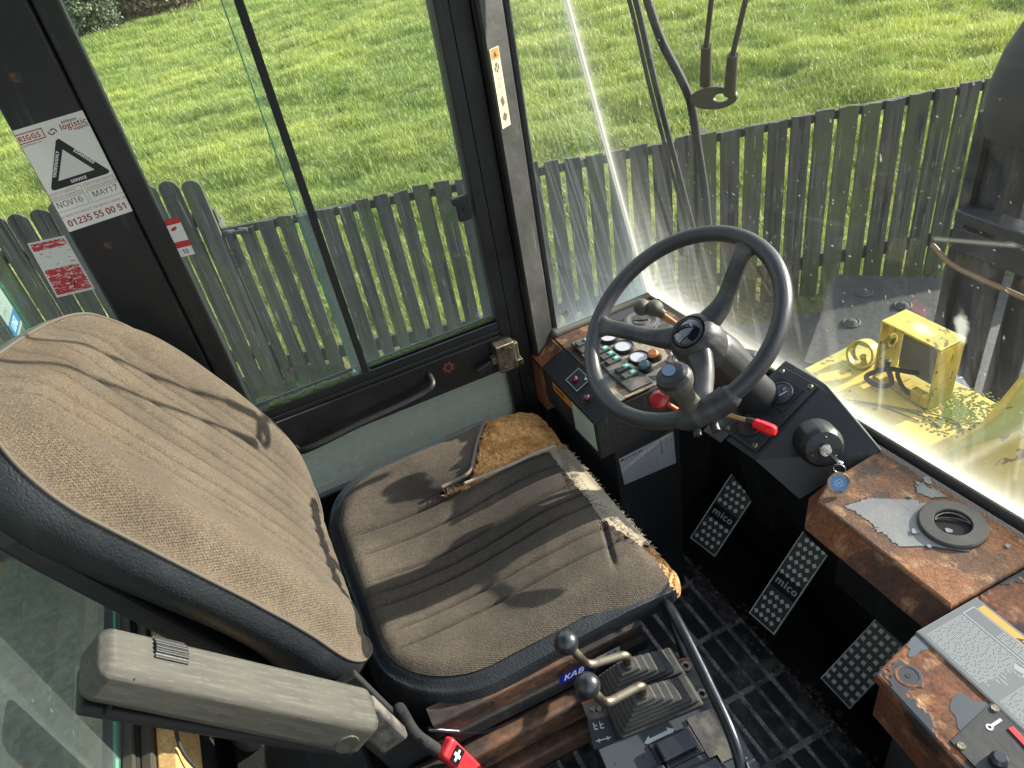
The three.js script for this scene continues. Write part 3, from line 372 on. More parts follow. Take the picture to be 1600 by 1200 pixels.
T.switchPanel = canvasTex(900, 620, (x, w, h) => {
  x.fillStyle = '#3c4248'; x.fillRect(0, 0, w, h); let s = 3; const r = () => { s = (s * 16807) % 2147483647; return s / 2147483647; }; for (let i = 0; i < 900; i++) { x.fillStyle = r() > 0.5 ? '#454b51' : '#353a40'; x.globalAlpha = 0.5; x.fillRect(r() * w, r() * h, 3 + r() * 18, 2 + r() * 3); } x.globalAlpha = 1; x.fillStyle = '#c9d2cd';
  const arrow = (X, Y, a, L) => { x.save(); x.translate(X, Y); x.rotate(a); x.fillRect(-L, -13, L, 26); x.beginPath(); x.moveTo(0, -32); x.lineTo(48, 0); x.lineTo(0, 32); x.fill(); x.restore(); };
  arrow(480, 85, 0, 85); arrow(345, 85, Math.PI, 85); arrow(842, 165, Math.PI / 2, 60); arrow(842, 310, -Math.PI / 2, 60); arrow(842, 430, -Math.PI / 2, 80); arrow(110, 330, -Math.PI / 2, 80); arrow(110, 520, Math.PI / 2, 60);
  x.fillStyle = '#14171a'; for (const p of [[250, 160], [640, 60], [60, 120]]) { x.beginPath(); x.arc(p[0], p[1], 8, 0, 7); x.fill(); }
});
T.leverMark = canvasTex(256, 256, (x, w) => { x.fillStyle = '#202427'; x.fillRect(0, 0, w, w); x.strokeStyle = x.fillStyle = '#cfd6d4'; x.lineWidth = 10; for (const X of [60, 130]) { x.beginPath(); x.moveTo(X, 30); x.lineTo(X, 90); x.lineTo(X + 36, 90); x.moveTo(X, 58); x.lineTo(X + 34, 58); x.stroke(); } x.beginPath(); x.moveTo(40, 190); x.lineTo(200, 190); x.stroke(); for (const X of [70, 160]) { x.beginPath(); x.moveTo(X, 168); x.lineTo(X + 26, 190); x.lineTo(X, 212); x.fill(); } });
T.cross = canvasTex(128, 128, (x) => { x.fillStyle = '#17181a'; x.fillRect(0, 0, 128, 128); x.fillStyle = '#e6e6e2'; x.fillRect(50, 18, 28, 92); x.fillRect(18, 50, 92, 28); });
T.horn = canvasTex(256, 256, (x, w) => { x.fillStyle = '#1c2530'; x.fillRect(0, 0, w, w); x.strokeStyle = '#c3ccd4'; x.lineWidth = 9; x.beginPath(); x.moveTo(120, 62); x.lineTo(150, 58); x.lineTo(140, 90); x.lineTo(172, 82); x.stroke(); x.fillStyle = '#131920'; x.beginPath(); x.moveTo(128, 110); x.lineTo(180, 210); x.lineTo(84, 200); x.fill(); });
T.mico = canvasTex(256, 160, (x, w, h) => { x.fillStyle = '#23261f'; x.fillRect(0, 0, w, h); x.fillStyle = '#f2f6f6'; x.font = 'bold 96px sans-serif'; x.fillText('mico', 14, 112, 230); });
T.etch = canvasTex(256, 200, (x, w, h) => { x.clearRect(0, 0, w, h); x.fillStyle = '#fff'; x.beginPath(); x.moveTo(128, 8); x.lineTo(175, 96); x.lineTo(81, 96); x.fill(); x.font = '26px sans-serif'; x.textAlign = 'center'; x.fillText('TOUGHENED', 128, 130); x.fillText('SAFETY GLASS', 128, 160); x.fillText('BS 857', 128, 190); });
T.option = canvasTex(320, 260, (x, w, h) => { x.fillStyle = 'rgba(190,225,215,.3)'; x.fillRect(0, 0, w, h); x.fillStyle = '#2d5c80'; x.fillRect(0, 150, w, 90); x.fillStyle = '#a6cbd8'; x.font = 'bold 74px sans-serif'; x.fillText('LOGI', 60, 222); x.fillStyle = '#3c5c60'; x.font = '34px sans-serif'; x.fillText('FOR ALL', 40, 50); x.fillText('SERVICE', 60, 110); });

// ---------------------------------------------------------------- cab shell
const DZ = -1.2;                                   // plane of the left door
struct('cab_floor', box(-0.42, 0.9, -0.06, -0.004, -1.24, 0.0), M.dark);
{
  const t = thing('driver_cab', 'black painted steel driver cab with left pillars, sill and roof', 'cab', [0.1, 0, DZ]);
  const b = part('pillar', [box(-0.228, -0.132, -0.1, 1.78, -1.26, DZ, 0.008)], M.black, t, 'wide black pillar with a white inspection label');
  part('inspection_label', quad([-0.2255, 1.097, DZ], [-0.134, 1.1, DZ], [-0.1345, 1.248, DZ], [-0.2255, 1.245, DZ]), decal(T.examined), b);
  part('rust_spot', lathe([[0, 0.0006], [0.004, 0.0006], [0.0075, 0]], [-0.19, 1.305, DZ], [0, 0, 1], 12), M.rust, b); part('rust_spot', [lathe([[0, 0.0008], [0.003, 0.0006], [0.006, 0]], [-0.187, 1.062, DZ], [0, 0, 1], 12)], M.rust, b);
  part('pillar', muv(prism([[0.416, -1.2], [0.448, -1.2], [0.452, -1.207], [0.452, -1.26], [0.416, -1.26]].map(p => [p[0], -p[1]]), 2.0, 0.003).rotateX(-Math.PI / 2).translate(0, -0.2, 0)), M.black, t);
  const a = part('pillar', muv(prism([[0.4525, -1.18], [0.456, -1.175], [0.502, -1.199], [0.507, -1.206], [0.507, -1.265], [0.4525, -1.265]].map(p => [p[0], -p[1]]), 2.0, 0.003).rotateX(-Math.PI / 2).translate(0, -0.2, 0)), M.pillar, t, 'dusty front pillar with a narrow pictogram label');
  const on = x => -1.175 - (x - 0.456) * 0.522; part('pictogram_label', quad([0.4585, 1.061, on(0.4585)], [0.479, 1.061, on(0.479)], [0.479, 1.188, on(0.479)], [0.4585, 1.188, on(0.4585)]), decal(T.pillarLabel), a);
  part('seal', box(0.5072, 0.521, 0.6, 1.78, -1.24, -1.205, 0.004), M.rubber, t);
  part('sill', [box(-0.131, 0.415, -0.1, 0.42, -1.26, -1.205, 0.004), box(0.508, 0.85, -0.1, 0.565, -1.262, -1.2, 0.004), box(0.8, 0.86, -0.1, 0.555, -1.199, 0.05, 0.004)], M.dark, t);
  for (const x of [-0.228, 0.416]) part('pillar', box(x, x + 0.094, -0.1, 1.78, 0.1, 0.16, 0.008), M.black, t); part('rear_side_panel', box(-0.345, -0.23, -0.1, 1.78, 0.12, 0.15, 0.004), M.black, t);
  part('roof', [box(-0.5, 0.5, 1.78, 1.83, -1.27, 0.3, 0.02)], M.black, t);
  part('rear_panel', [box(-0.372, -0.33, -0.1, 0.676, -1.26, 0.05, 0.004), box(-0.348, -0.2285, -0.1, 0.6, -1.26, -1.205, 0.004)], M.dark, t);
  part('rear_sill', [box(-0.345, -0.332, 0.6765, 0.684, -1.2, 0.05, 0.002), box(-0.33, -0.316, 0.6, 0.672, -1.2, 0.05, 0.003)], std({ color: 0x3a352c, roughness: 0.6, bumpMap: nTex, bumpScale: 0.001 }), t);
  part('trim_strip', [box(-0.3155, -0.292, 0.58, 0.662, -1.2, -0.5, 0.003)], std({ map: tex(256, (u, v) => mulc(mixc(hex(0xc2a06a), hex(0x9a7b4c), fbm(u, v, 6, 5, 401)), 0.85 + 0.3 * fbm(u, v, 70, 2, 402)), { rep: 6 }), roughness: 0.95 }), t, 'tan fibre trim strip');
  part('cable', tube([[-0.289, 0.668, -0.9], [-0.2885, 0.666, -0.76], [-0.287, 0.665, -0.62], [-0.28, 0.63, -0.6]], 0.0022), M.rubber, t);
}
// dirt on glass: alpha maps
const speck = (u, v, s, k) => 0.5 * sst(0.86, 0.94, fbm(u, v, k, 2, s)) * 0.7;
const screenDirt = tex(1024, (u, v) => { // u along the screen from the left corner, v upwards
  const st = fbm(u, v, 90, 3, 411, 6), n = fbm(u, v, 6, 5, 412), c = Math.hypot(u * 1.25, v * 1.2);
  let a = 0.003 + 0.009 * n + 0.95 * Math.exp(-v / 0.018) * (0.75 + 0.5 * n) + 0.1 * Math.exp(-v / 0.06) + 0.2 * Math.exp(-Math.pow(c / 0.2, 2)) * (0.5 + st) + 0.3 * Math.exp(-u / 0.008) + 0.04 * Math.exp(-u / 0.1) * st + 0.05 * sst(0.55, 0.75, st) * sst(0.4, 0.0, v);
  const arc = Math.abs(Math.sin(Math.hypot(u - 0.3, v + 0.3) * 260 + 4 * n)); a += 0.1 * Math.exp(-Math.pow(c / 0.25, 2)) * arc * fbm(u, v, 40, 3, 415);
  for (const [x0, y0, x1, y1, w, k] of [[0.64, 0.06, 0.665, 0.7, 0.0022, 0.3], [0.545, 0.35, 0.615, 0.372, 0.002, 0.25], [0.475, 0.05, 0.485, 0.17, 0.002, 0.3], [0.58, 0.03, 0.67, 0.2, 0.0045, 0.28]]) { const dx = x1 - x0, dy = y1 - y0, t = clamp(((u - x0) * dx + (v - y0) * dy) / (dx * dx + dy * dy)), d = Math.hypot(u - x0 - t * dx, v - y0 - t * dy); a += 0.4 * k * Math.exp(-Math.pow(d / w, 2)) * (0.3 + n); }
  for (const [x0, y0, rx, ry] of [[0.535, 0.225, 0.018, 0.012], [0.575, 0.245, 0.009, 0.03], [0.645, 0.33, 0.0045, 0.03]]) a += 0.3 * sst(1, 0.35, Math.hypot((u - x0) / rx, (v - y0) / ry) + 1.1 * (fbm(u, v, 70, 4, 418) - 0.5));
  return clamp(a + 0.22 * sst(0.88, 0.95, fbm(u, v, 200, 2, 416)), 0, 0.93);
}, { srgb: false });
const cornerDirt = tex(512, (u, v) => { const n = fbm(u, v, 6, 5, 421), st = fbm(u, v, 60, 3, 422, 4); return clamp(0.02 + 0.03 * n + 0.4 * Math.exp(-u / 0.05) * (0.7 + 0.4 * n) + 0.6 * Math.exp(-v / 0.04) + 0.16 * Math.exp(-v / 0.12) * (0.4 + n) + 0.5 * Math.exp(-(1 - u) / 0.03) + 0.1 * sst(0.5, 0.7, st), 0, 0.85); }, { srgb: false });
const doorDirt = tex(512, (u, v) => { const n = fbm(u, v, 5, 6, 431), e = Math.min(u, 1 - u), st = fbm(u, v, 50, 3, 432, 4); return clamp(0.012 + 0.07 * n * sst(0.5, 0.1, v) + 0.12 * Math.exp(-v / 0.04) + 0.14 * Math.exp(-e / 0.03) + 0.03 * sst(0.55, 0.75, st) + speck(u, v, 433, 120) * 0.5, 0, 0.7); }, { srgb: false });
const lowDirt = tex(256, (u, v) => clamp(0.34 + 0.2 * fbm(u, v, 4, 5, 441) + 0.1 * fbm(u, v, 40, 3, 442, 3), 0, 0.8), { srgb: false });
{ // windscreen
  const t = thing('windscreen', 'raked front windscreen with white salt haze along its lower edge', 'windscreen', [0.76, 0.62, -0.6]);
  const p = (z, y) => V(0.77 + (z + 1.255) * 0.068 - 0.22 * (y - 0.58), y, z + (z < -1.2 ? 0.047 * (y - 0.58) : 0));
  part('pane', quad(p(-1.255, 0.58), p(0.1, 0.58), p(0.1, 1.76), p(-1.255, 1.76), 0), M.screen, t);
  part('dirt', quad(p(-1.255, 0.582), p(0.05, 0.582), p(0.05, 1.76), p(-1.255, 1.76), -0.003), film(screenDirt, 0xf3f4ea, 0.5), t, 'dried white dirt on the glass');
  const d = p(0.1, 0.58).sub(p(-1.19, 0.58)).normalize(), n = V(0.979, 0.191, -0.069);
  part('seal', [tube([p(-1.255, 0.572), p(-0.6, 0.572), p(0.1, 0.572)], 0.010, true, 12, 12)], M.rubber, t);
  part('sealant', [cyl(p(-1.255, 0.58), p(-1.255, 1.76), 0.0036), cyl(p(-1.19, 0.587), p(-0.75, 0.587), 0.002)], phys({ color: 0xeee8dc, roughness: 0.6, transmission: 0.5, thickness: 0 }), t, 'pale sealant bead at the glass corner');
  const w = thing('windscreen_wiper', 'black wiper with twin rods and rusty bracket outside the windscreen', 'wiper', [0.75, 0.9, -1.0]);
  const off = (u, o = 0.06) => V(u[0] * 1.07, 1.45 + (u[1] - 1.45) * 1.07, u[2] * 1.07).addScaledVector(n, o - 0.06);
  part('blade', [tube([[0.655, 1.46, -1.11], [0.700, 1.24, -1.077], [0.715, 1.1, -1.05], [0.765, 0.845, -1.027]].map(a => off(a, 0.025)), 0.0055, true, 30, 8), tube([[0.655, 1.46, -1.11], [0.700, 1.24, -1.077], [0.715, 1.1, -1.05], [0.765, 0.845, -1.027]].map(a => off(a, 0.013)), 0.0035, true, 30, 6)], M.rubber, w);
  part('blade_holder', [tube([[0.66, 1.4, -1.1], [0.69, 1.24, -1.06], [0.7, 1.17, -1.035], [0.713, 1.11, -1.0], [0.72, 1.08, -0.99], [0.735, 1.0, -0.992], [0.752, 0.92, -0.998], [0.768, 0.83, -1.008]].map(a => off(a, 0.045)), 0.0075, true, 50, 8)], M.rubber, w);
  const R = std({ color: 0x3f3a2c, roughness: 0.55, metalness: 0.4 });
  part('rod', [cyl(off([0.716, 1.105, -0.963]), off([0.704, 1.165, -0.945]), 0.0095, 0.008), cyl(off([0.704, 1.165, -0.945]), off([0.624, 1.67, -0.745]), 0.004)], R, w);
  part('rod', [cyl(off([0.718, 1.1, -0.908]), off([0.706, 1.16, -0.888]), 0.0095, 0.008), cyl(off([0.706, 1.16, -0.888]), off([0.657, 1.67, -0.657]), 0.004)], R, w);
  const ell = (cx, a, b, s) => Array.from({ length: 36 }, (_, k) => new THREE.Vector2(cx + a * Math.cos(s * k / 36 * 6.2832), b * Math.sin(s * k / 36 * 6.2832))), sh = new THREE.Shape(ell(0, 0.037, 0.0155, 1)); sh.holes.push(new THREE.Path(ell(0.013, 0.014, 0.0085, -1)));
  const br = new THREE.ExtrudeGeometry(sh, { depth: 0.008, bevelEnabled: true, bevelSize: 0.002, bevelThickness: 0.002, bevelSegments: 2, curveSegments: 28 });
  const bz = V(-0.82, 0.1, 0.56).normalize(), dd = V(0.56, 0.06, 0.82); dd.addScaledVector(bz, -dd.dot(bz)).normalize(); part('bracket', [frame(br, off([0.719, 1.088, -0.945]), dd, bz.clone().cross(dd), bz)], R, w, 'rusty wiper bracket with oval hole');
  part('pivot', [cyl(off([0.719, 1.086, -0.975], 0.045), off([0.719, 1.086, -0.975], 0.078), 0.0085), cyl(off([0.719, 1.086, -0.975], 0.078), off([0.719, 1.086, -0.975], 0.082), 0.005)], R, w);
}
{ // fixed corner window between front pillar and screen
  const t = thing('corner_window', 'narrow fixed window between the front pillar and the windscreen', 'window', [0.62, 0.62, DZ]);
  const a = V(0.515, 0.58, -1.2), b = V(0.768, 0.58, -1.255), c = V(0.5135, 1.76, -1.2);
  const g = quad(a, b, V(0.5145, 1.76, -1.2), V(0.512, 1.76, -1.2), 0); part('pane', g, M.screen, t);
  part('dirt', quad(a, b, V(0.5142, 1.76, -1.2), V(0.512, 1.76, -1.2), 0.003), film(cornerDirt, 0xcfdde2, 0.45), t, 'pale haze on the glass');
  part('seal', tube([[0.506, 0.612, -1.199], [0.64, 0.592, -1.226], [0.77, 0.574, -1.252]], 0.0125, true, 20, 12), std({ color: 0x36352d, roughness: 0.7 }), t);
  part('etched_mark', quad([0.528, 0.64, -1.203], [0.552, 0.64, -1.208], [0.552, 0.657, -1.208], [0.528, 0.657, -1.203], 0.005), std({ color: 0x30383a, alphaMap: T.etch, transparent: true, roughness: 0.8 }), t);
}
{ // door
  const t = thing('cab_door', 'black cab door with two sliding windows over a lower glass panel', 'door', [0.14, 0.43, DZ]);
  part('frame', [box(-0.1315, -0.1, 0.42, 1.74, -1.235, -1.196, 0.004), box(0.389, 0.4145, 0.42, 1.74, -1.235, -1.196, 0.004), box(-0.0995, 0.3885, 1.7, 1.74, -1.235, -1.197, 0.004), box(-0.0995, 0.3885, 0.42, 0.448, -1.235, -1.197, 0.004)], M.black, t);
  const rail = part('rail', [box(-0.0995, 0.3885, 0.58, 0.664, -1.235, -1.19, 0.004)], M.black, t);
  part('slide_channel', [box(-0.0995, 0.3885, 0.6645, 0.674, -1.232, -1.193, 0.002), box(-0.0995, 0.3885, 0.6745, 0.692, -1.198, -1.194, 0.0015), box(-0.0995, 0.3885, 0.6745, 0.692, -1.2125, -1.2085, 0.0015), box(-0.0995, 0.3885, 0.6745, 0.692, -1.231, -1.227, 0.0015)], M.plastic, t);
  const sw = part('sliding_window', quad([-0.0995, 0.676, -1.203], [0.119, 0.676, -1.203], [0.119, 1.7, -1.203], [-0.0995, 1.7, -1.203], 0), M.pane, t);
  part('seal_bar', box(0.107, 0.1195, 0.678, 1.7, -1.207, -1.197, 0.002), M.rubber, sw);
  part('dirt', quad([-0.0995, 0.68, -1.203], [0.106, 0.68, -1.203], [0.106, 1.7, -1.203], [-0.0995, 1.7, -1.203], 0.003), film(doorDirt, 0xbfd0c8, 0.4), sw, 'dried dirt on the glass');
  part('number_sticker', quad([-0.101, 1.011, -1.203], [-0.079, 1.009, -1.203], [-0.079, 1.072, -1.203], [-0.101, 1.073, -1.203], 0.004), decal(T.smallSticker), sw, 'small red and white sticker');
  part('etched_mark', quad([0.082, 0.69, -1.203], [0.104, 0.69, -1.203], [0.104, 0.708, -1.203], [0.082, 0.708, -1.203], 0.004), std({ color: 0xb9cfcb, alphaMap: T.etch, transparent: true }), sw);
  const s2 = part('sliding_window', quad([0.093, 0.676, -1.219], [0.389, 0.676, -1.219], [0.389, 1.7, -1.219], [0.093, 1.7, -1.219], 0), M.pane, t);
  part('glass_edge', box(0.0915, 0.0935, 0.68, 1.7, -1.222, -1.217, 0.0005), M.glassEdge, s2);
  part('dirt', quad([0.094, 0.68, -1.219], [0.389, 0.68, -1.219], [0.389, 1.7, -1.219], [0.094, 1.7, -1.219], 0.003), film(doorDirt, 0xbfd0c8, 0.4), s2, 'dried dirt on the glass');
  part('etched_mark', quad([0.35, 0.704, -1.219], [0.374, 0.704, -1.219], [0.374, 0.723, -1.219], [0.35, 0.723, -1.219], 0.004), std({ color: 0xb9cfcb, alphaMap: T.etch, transparent: true }), s2);
  const mo = []; for (let k = 0; k < 240; k++) { const x = rr(-0.095, 0.386), on = x < 0.12 && rnd() < 0.6, g = new THREE.IcosahedronGeometry(rr(0.0015, 0.0042), 1); g.scale(1.8, rr(0.4, 0.9), 0.7); g.translate(x, 0.6905 + rr(-0.001, 0.002) + (on ? 0.003 * wn(x * 60, 1, 450) : 0), on ? -1.2 : rr(-1.217, -1.213)); mo.push(g); }
  const me = part('moss', mo, M.moss, t, 'bright moss growing in the window channel'); me.userData.kind = 'stuff';
  part('catch', [box(0.358, 0.384, 0.914, 0.96, -1.212, -1.2, 0.003), box(0.352, 0.36, 0.948, 0.962, -1.21, -1.196, 0.002), cyl([0.372, 0.936, -1.2], [0.372, 0.936, -1.197], 0.004)], M.plastic, t);
  const lp = part('lower_pane', quad([-0.0995, 0.448, -1.215], [0.389, 0.448, -1.215], [0.389, 0.58, -1.215], [-0.0995, 0.58, -1.215], 0), M.pane, t);
  part('dirt', quad([-0.0995, 0.448, -1.215], [0.389, 0.448, -1.215], [0.389, 0.58, -1.215], [-0.0995, 0.58, -1.215], 0.003), film(lowDirt, 0x949984, 0.4), lp, 'even grey dirt on the lower glass');
  part('grab_handle', tube([[-0.06, 0.595, -1.19], [-0.052, 0.6, -1.165], [0.06, 0.612, -1.158], [0.2, 0.624, -1.158], [0.222, 0.632, -1.162], [0.226, 0.64, -1.19]], 0.0062, true, 60, 12), M.plastic, t);
  part('rust_mark', prism((() => { const a = []; for (let k = 0; k < 40; k++) { const r = 0.011 + 0.0025 * Math.sin(k * 1.1) + 0.001 * Math.sin(k * 2.7); a.push([0.268 + r * Math.cos(k / 40 * 6.283), 0.637 + r * Math.sin(k / 40 * 6.283)]); } return a; })(), 0.0008, 0).translate(0, 0, -1.1905), std({ color: 0x6b3324, roughness: 0.9 }), rail);
  part('rust_hole', prism((() => { const a = []; for (let k = 0; k < 20; k++) a.push([0.268 + 0.005 * Math.cos(k / 20 * 6.283), 0.637 + 0.006 * Math.sin(k / 20 * 6.283)]); return a; })(), 0.0008, 0).translate(0, 0, -1.19), M.rubber, rail);
  const la = part('latch', [box(0.362, 0.402, 0.596, 0.66, -1.19, -1.158, 0.003), box(0.385, 0.412, 0.61, 0.65, -1.196, -1.166, 0.003), box(0.402, 0.415, 0.598, 0.612, -1.18, -1.16, 0.002), cyl([0.374, 0.606, -1.158], [0.374, 0.606, -1.155], 0.004), cyl([0.39, 0.645, -1.158], [0.39, 0.645, -1.155], 0.005), box(0.352, 0.364, 0.618, 0.634, -1.182, -1.165, 0.002)], M.steel, t);
  part('latch_handle', frame(lbox(0.036, 0.018, 0.01, 0.003), [0.335, 0.617, -1.17], [1, 0.25, 0], [-0.25, 1, 0], [0, 0, 1]), M.plastic, la);
}
{ // small rear side window and rear window
  const t = thing('side_window', 'small fixed side window left of the pillar with a faded red sticker', 'window', [-0.28, 0.6, DZ]);
  part('pane', quad([-0.344, 0.6, -1.21], [-0.2285, 0.6, -1.21], [-0.2285, 1.76, -1.21], [-0.344, 1.76, -1.21], 0), M.pane, t);
  part('dirt', quad([-0.344, 0.6, -1.21], [-0.2285, 0.6, -1.21], [-0.2285, 1.76, -1.21], [-0.344, 1.76, -1.21], 0.003), film(doorDirt, 0xbfd0c8, 0.4), t);
  part('warning_sticker', quad([-0.287, 1.008, -1.21], [-0.234, 1.003, -1.21], [-0.2345, 1.093, -1.21], [-0.2835, 1.097, -1.21], 0.006), decal(T.redSticker, 0.6), t, 'faded red and white sticker');
  part('glass_edge', box(-0.3455, -0.3435, 0.6, 1.76, -1.214, -1.206, 0.0005), M.glassEdge, t);
  const r = thing('rear_window', 'green tinted rear window behind the seat', 'window', [-0.35, 0.68, -0.6]);
  part('pane', quad([-0.349, 0.684, 0.05], [-0.349, 0.684, -1.205], [-0.349, 1.76, -1.205], [-0.349, 1.76, 0.05], 0), M.rearPane, r);
  part('dirt', quad([-0.349, 0.684, 0.05], [-0.349, 0.684, -1.205], [-0.349, 1.76, -1.205], [-0.349, 1.76, 0.05], 0.003), film(doorDirt, 0xb5c6bf, 0.4), r);
  part('glass_edge', box(-0.352, -0.348, 0.6835, 0.69, -1.2, 0.05, 0.0008), M.glassEdge, r);
  part('window_sticker', quad([-0.349, 0.99, -1.135], [-0.349, 0.99, -1.2], [-0.349, 1.05, -1.2], [-0.349, 1.05, -1.135], 0.004), decal(T.option, 0.5, { transparent: true }), r, 'faded blue lettered sticker');
  part('paper_tape', [quad([-0.349, 0.69, -0.72], [-0.349, 0.69, -0.765], [-0.349, 0.775, -0.7], [-0.349, 0.77, -0.63], 0.006)], std({ color: 0xb7a57c, roughness: 0.9, side: THREE.DoubleSide }), r, 'torn strip of tan paper tape');
}

// ---------------------------------------------------------------- operator seat
function rrectR(th, hx, hz, rad) { // distance from centre to a rounded rectangle, rad = corner radii by quadrant (x sign, z sign)
  const c = Math.cos(th), s = Math.sin(th), r = rad[(c >= 0 ? 1 : 0) + (s >= 0 ? 2 : 0)], ix = hx - r, iz = hz - r; let lo = 0, hi = 1;
  const inside = t => { const x = Math.abs(c) * t, z = Math.abs(s) * t; if (x > hx || z > hz) return false; if (x <= ix || z <= iz) return true; return (x - ix) ** 2 + (z - iz) ** 2 <= r * r; };
  for (let k = 0; k < 26; k++) { const m = (lo + hi) / 2; inside(m) ? lo = m : hi = m; } return lo;
}
function inPoly(p, x, z) { let c = false; for (let i = 0, j = p.length - 1; i < p.length; j = i++) if ((p[i][1] > z) !== (p[j][1] > z) && x < (p[j][0] - p[i][0]) * (z - p[i][1]) / (p[j][1] - p[i][1]) + p[i][0]) c = !c; return c; }
// pad: polar sheet a(x),b(z) with height f; classify(x,z,rho) -> bucket; returns geometries per bucket with colour
function pad(hx, hz, rad, NT, NR, rho1, f, classify, tint) {
  const P = [], U = [], Cc = [], B = {}; const R = []; for (let i = 0; i < NT; i++) R.push(rrectR(i / NT * 6.283185, hx, hz, rad));
  for (let j = 0; j <= NR; j++) for (let i = 0; i < NT; i++) { const rho = rho1 * Math.pow(j / NR, 0.8), th = i / NT * 6.283185, x = Math.cos(th) * R[i] * rho, z = Math.sin(th) * R[i] * rho, k = classify(x, z, rho); const q = f(x, z, rho, k); P.push(q); U.push([x, z]); Cc.push(tint(x, z, rho, k)); }
  const geo = new Map();
  for (let j = 0; j < NR; j++) for (let i = 0; i < NT; i++) { const a = j * NT + i, b = j * NT + (i + 1) % NT, c = a + NT, d = b + NT; const mx = (U[a][0] + U[d][0]) / 2, mz = (U[a][1] + U[d][1]) / 2, k = classify(mx, mz, rho1 * Math.pow((j + 0.5) / NR, 0.8)); if (!geo.has(k)) geo.set(k, []); const L = geo.get(k); if (j > 0) L.push(a, b, c); L.push(b, d, c); }
  const out = {}; for (const [k, L] of geo) { const map = new Map(), p = [], u = [], c = [], ix = []; for (const v of L) { if (!map.has(v)) { map.set(v, map.size); const q = f(U[v][0], U[v][1], rho1 * Math.pow(Math.floor(v / NT) / NR, 0.8), k); p.push(...q); u.push(...U[v]); c.push(...tint(U[v][0], U[v][1], 0, k)); } ix.push(map.get(v)); } const g = new THREE.BufferGeometry(); g.setAttribute('position', new THREE.Float32BufferAttribute(p, 3)); g.setAttribute('uv', new THREE.Float32BufferAttribute(u, 2)); g.setAttribute('color', new THREE.Float32BufferAttribute(c, 3)); g.setIndex(ix); g.computeVertexNormals(); out[k] = g; }
  return out;
}
const CF = phys({ map: M.fabric.col, bumpMap: M.fabric.weave, bumpScale: 0.0014, roughness: 0.95, vertexColors: true, side: THREE.DoubleSide, sheen: 0.2, sheenRoughness: 0.7, sheenColor: new THREE.Color(0.45, 0.38, 0.3) });
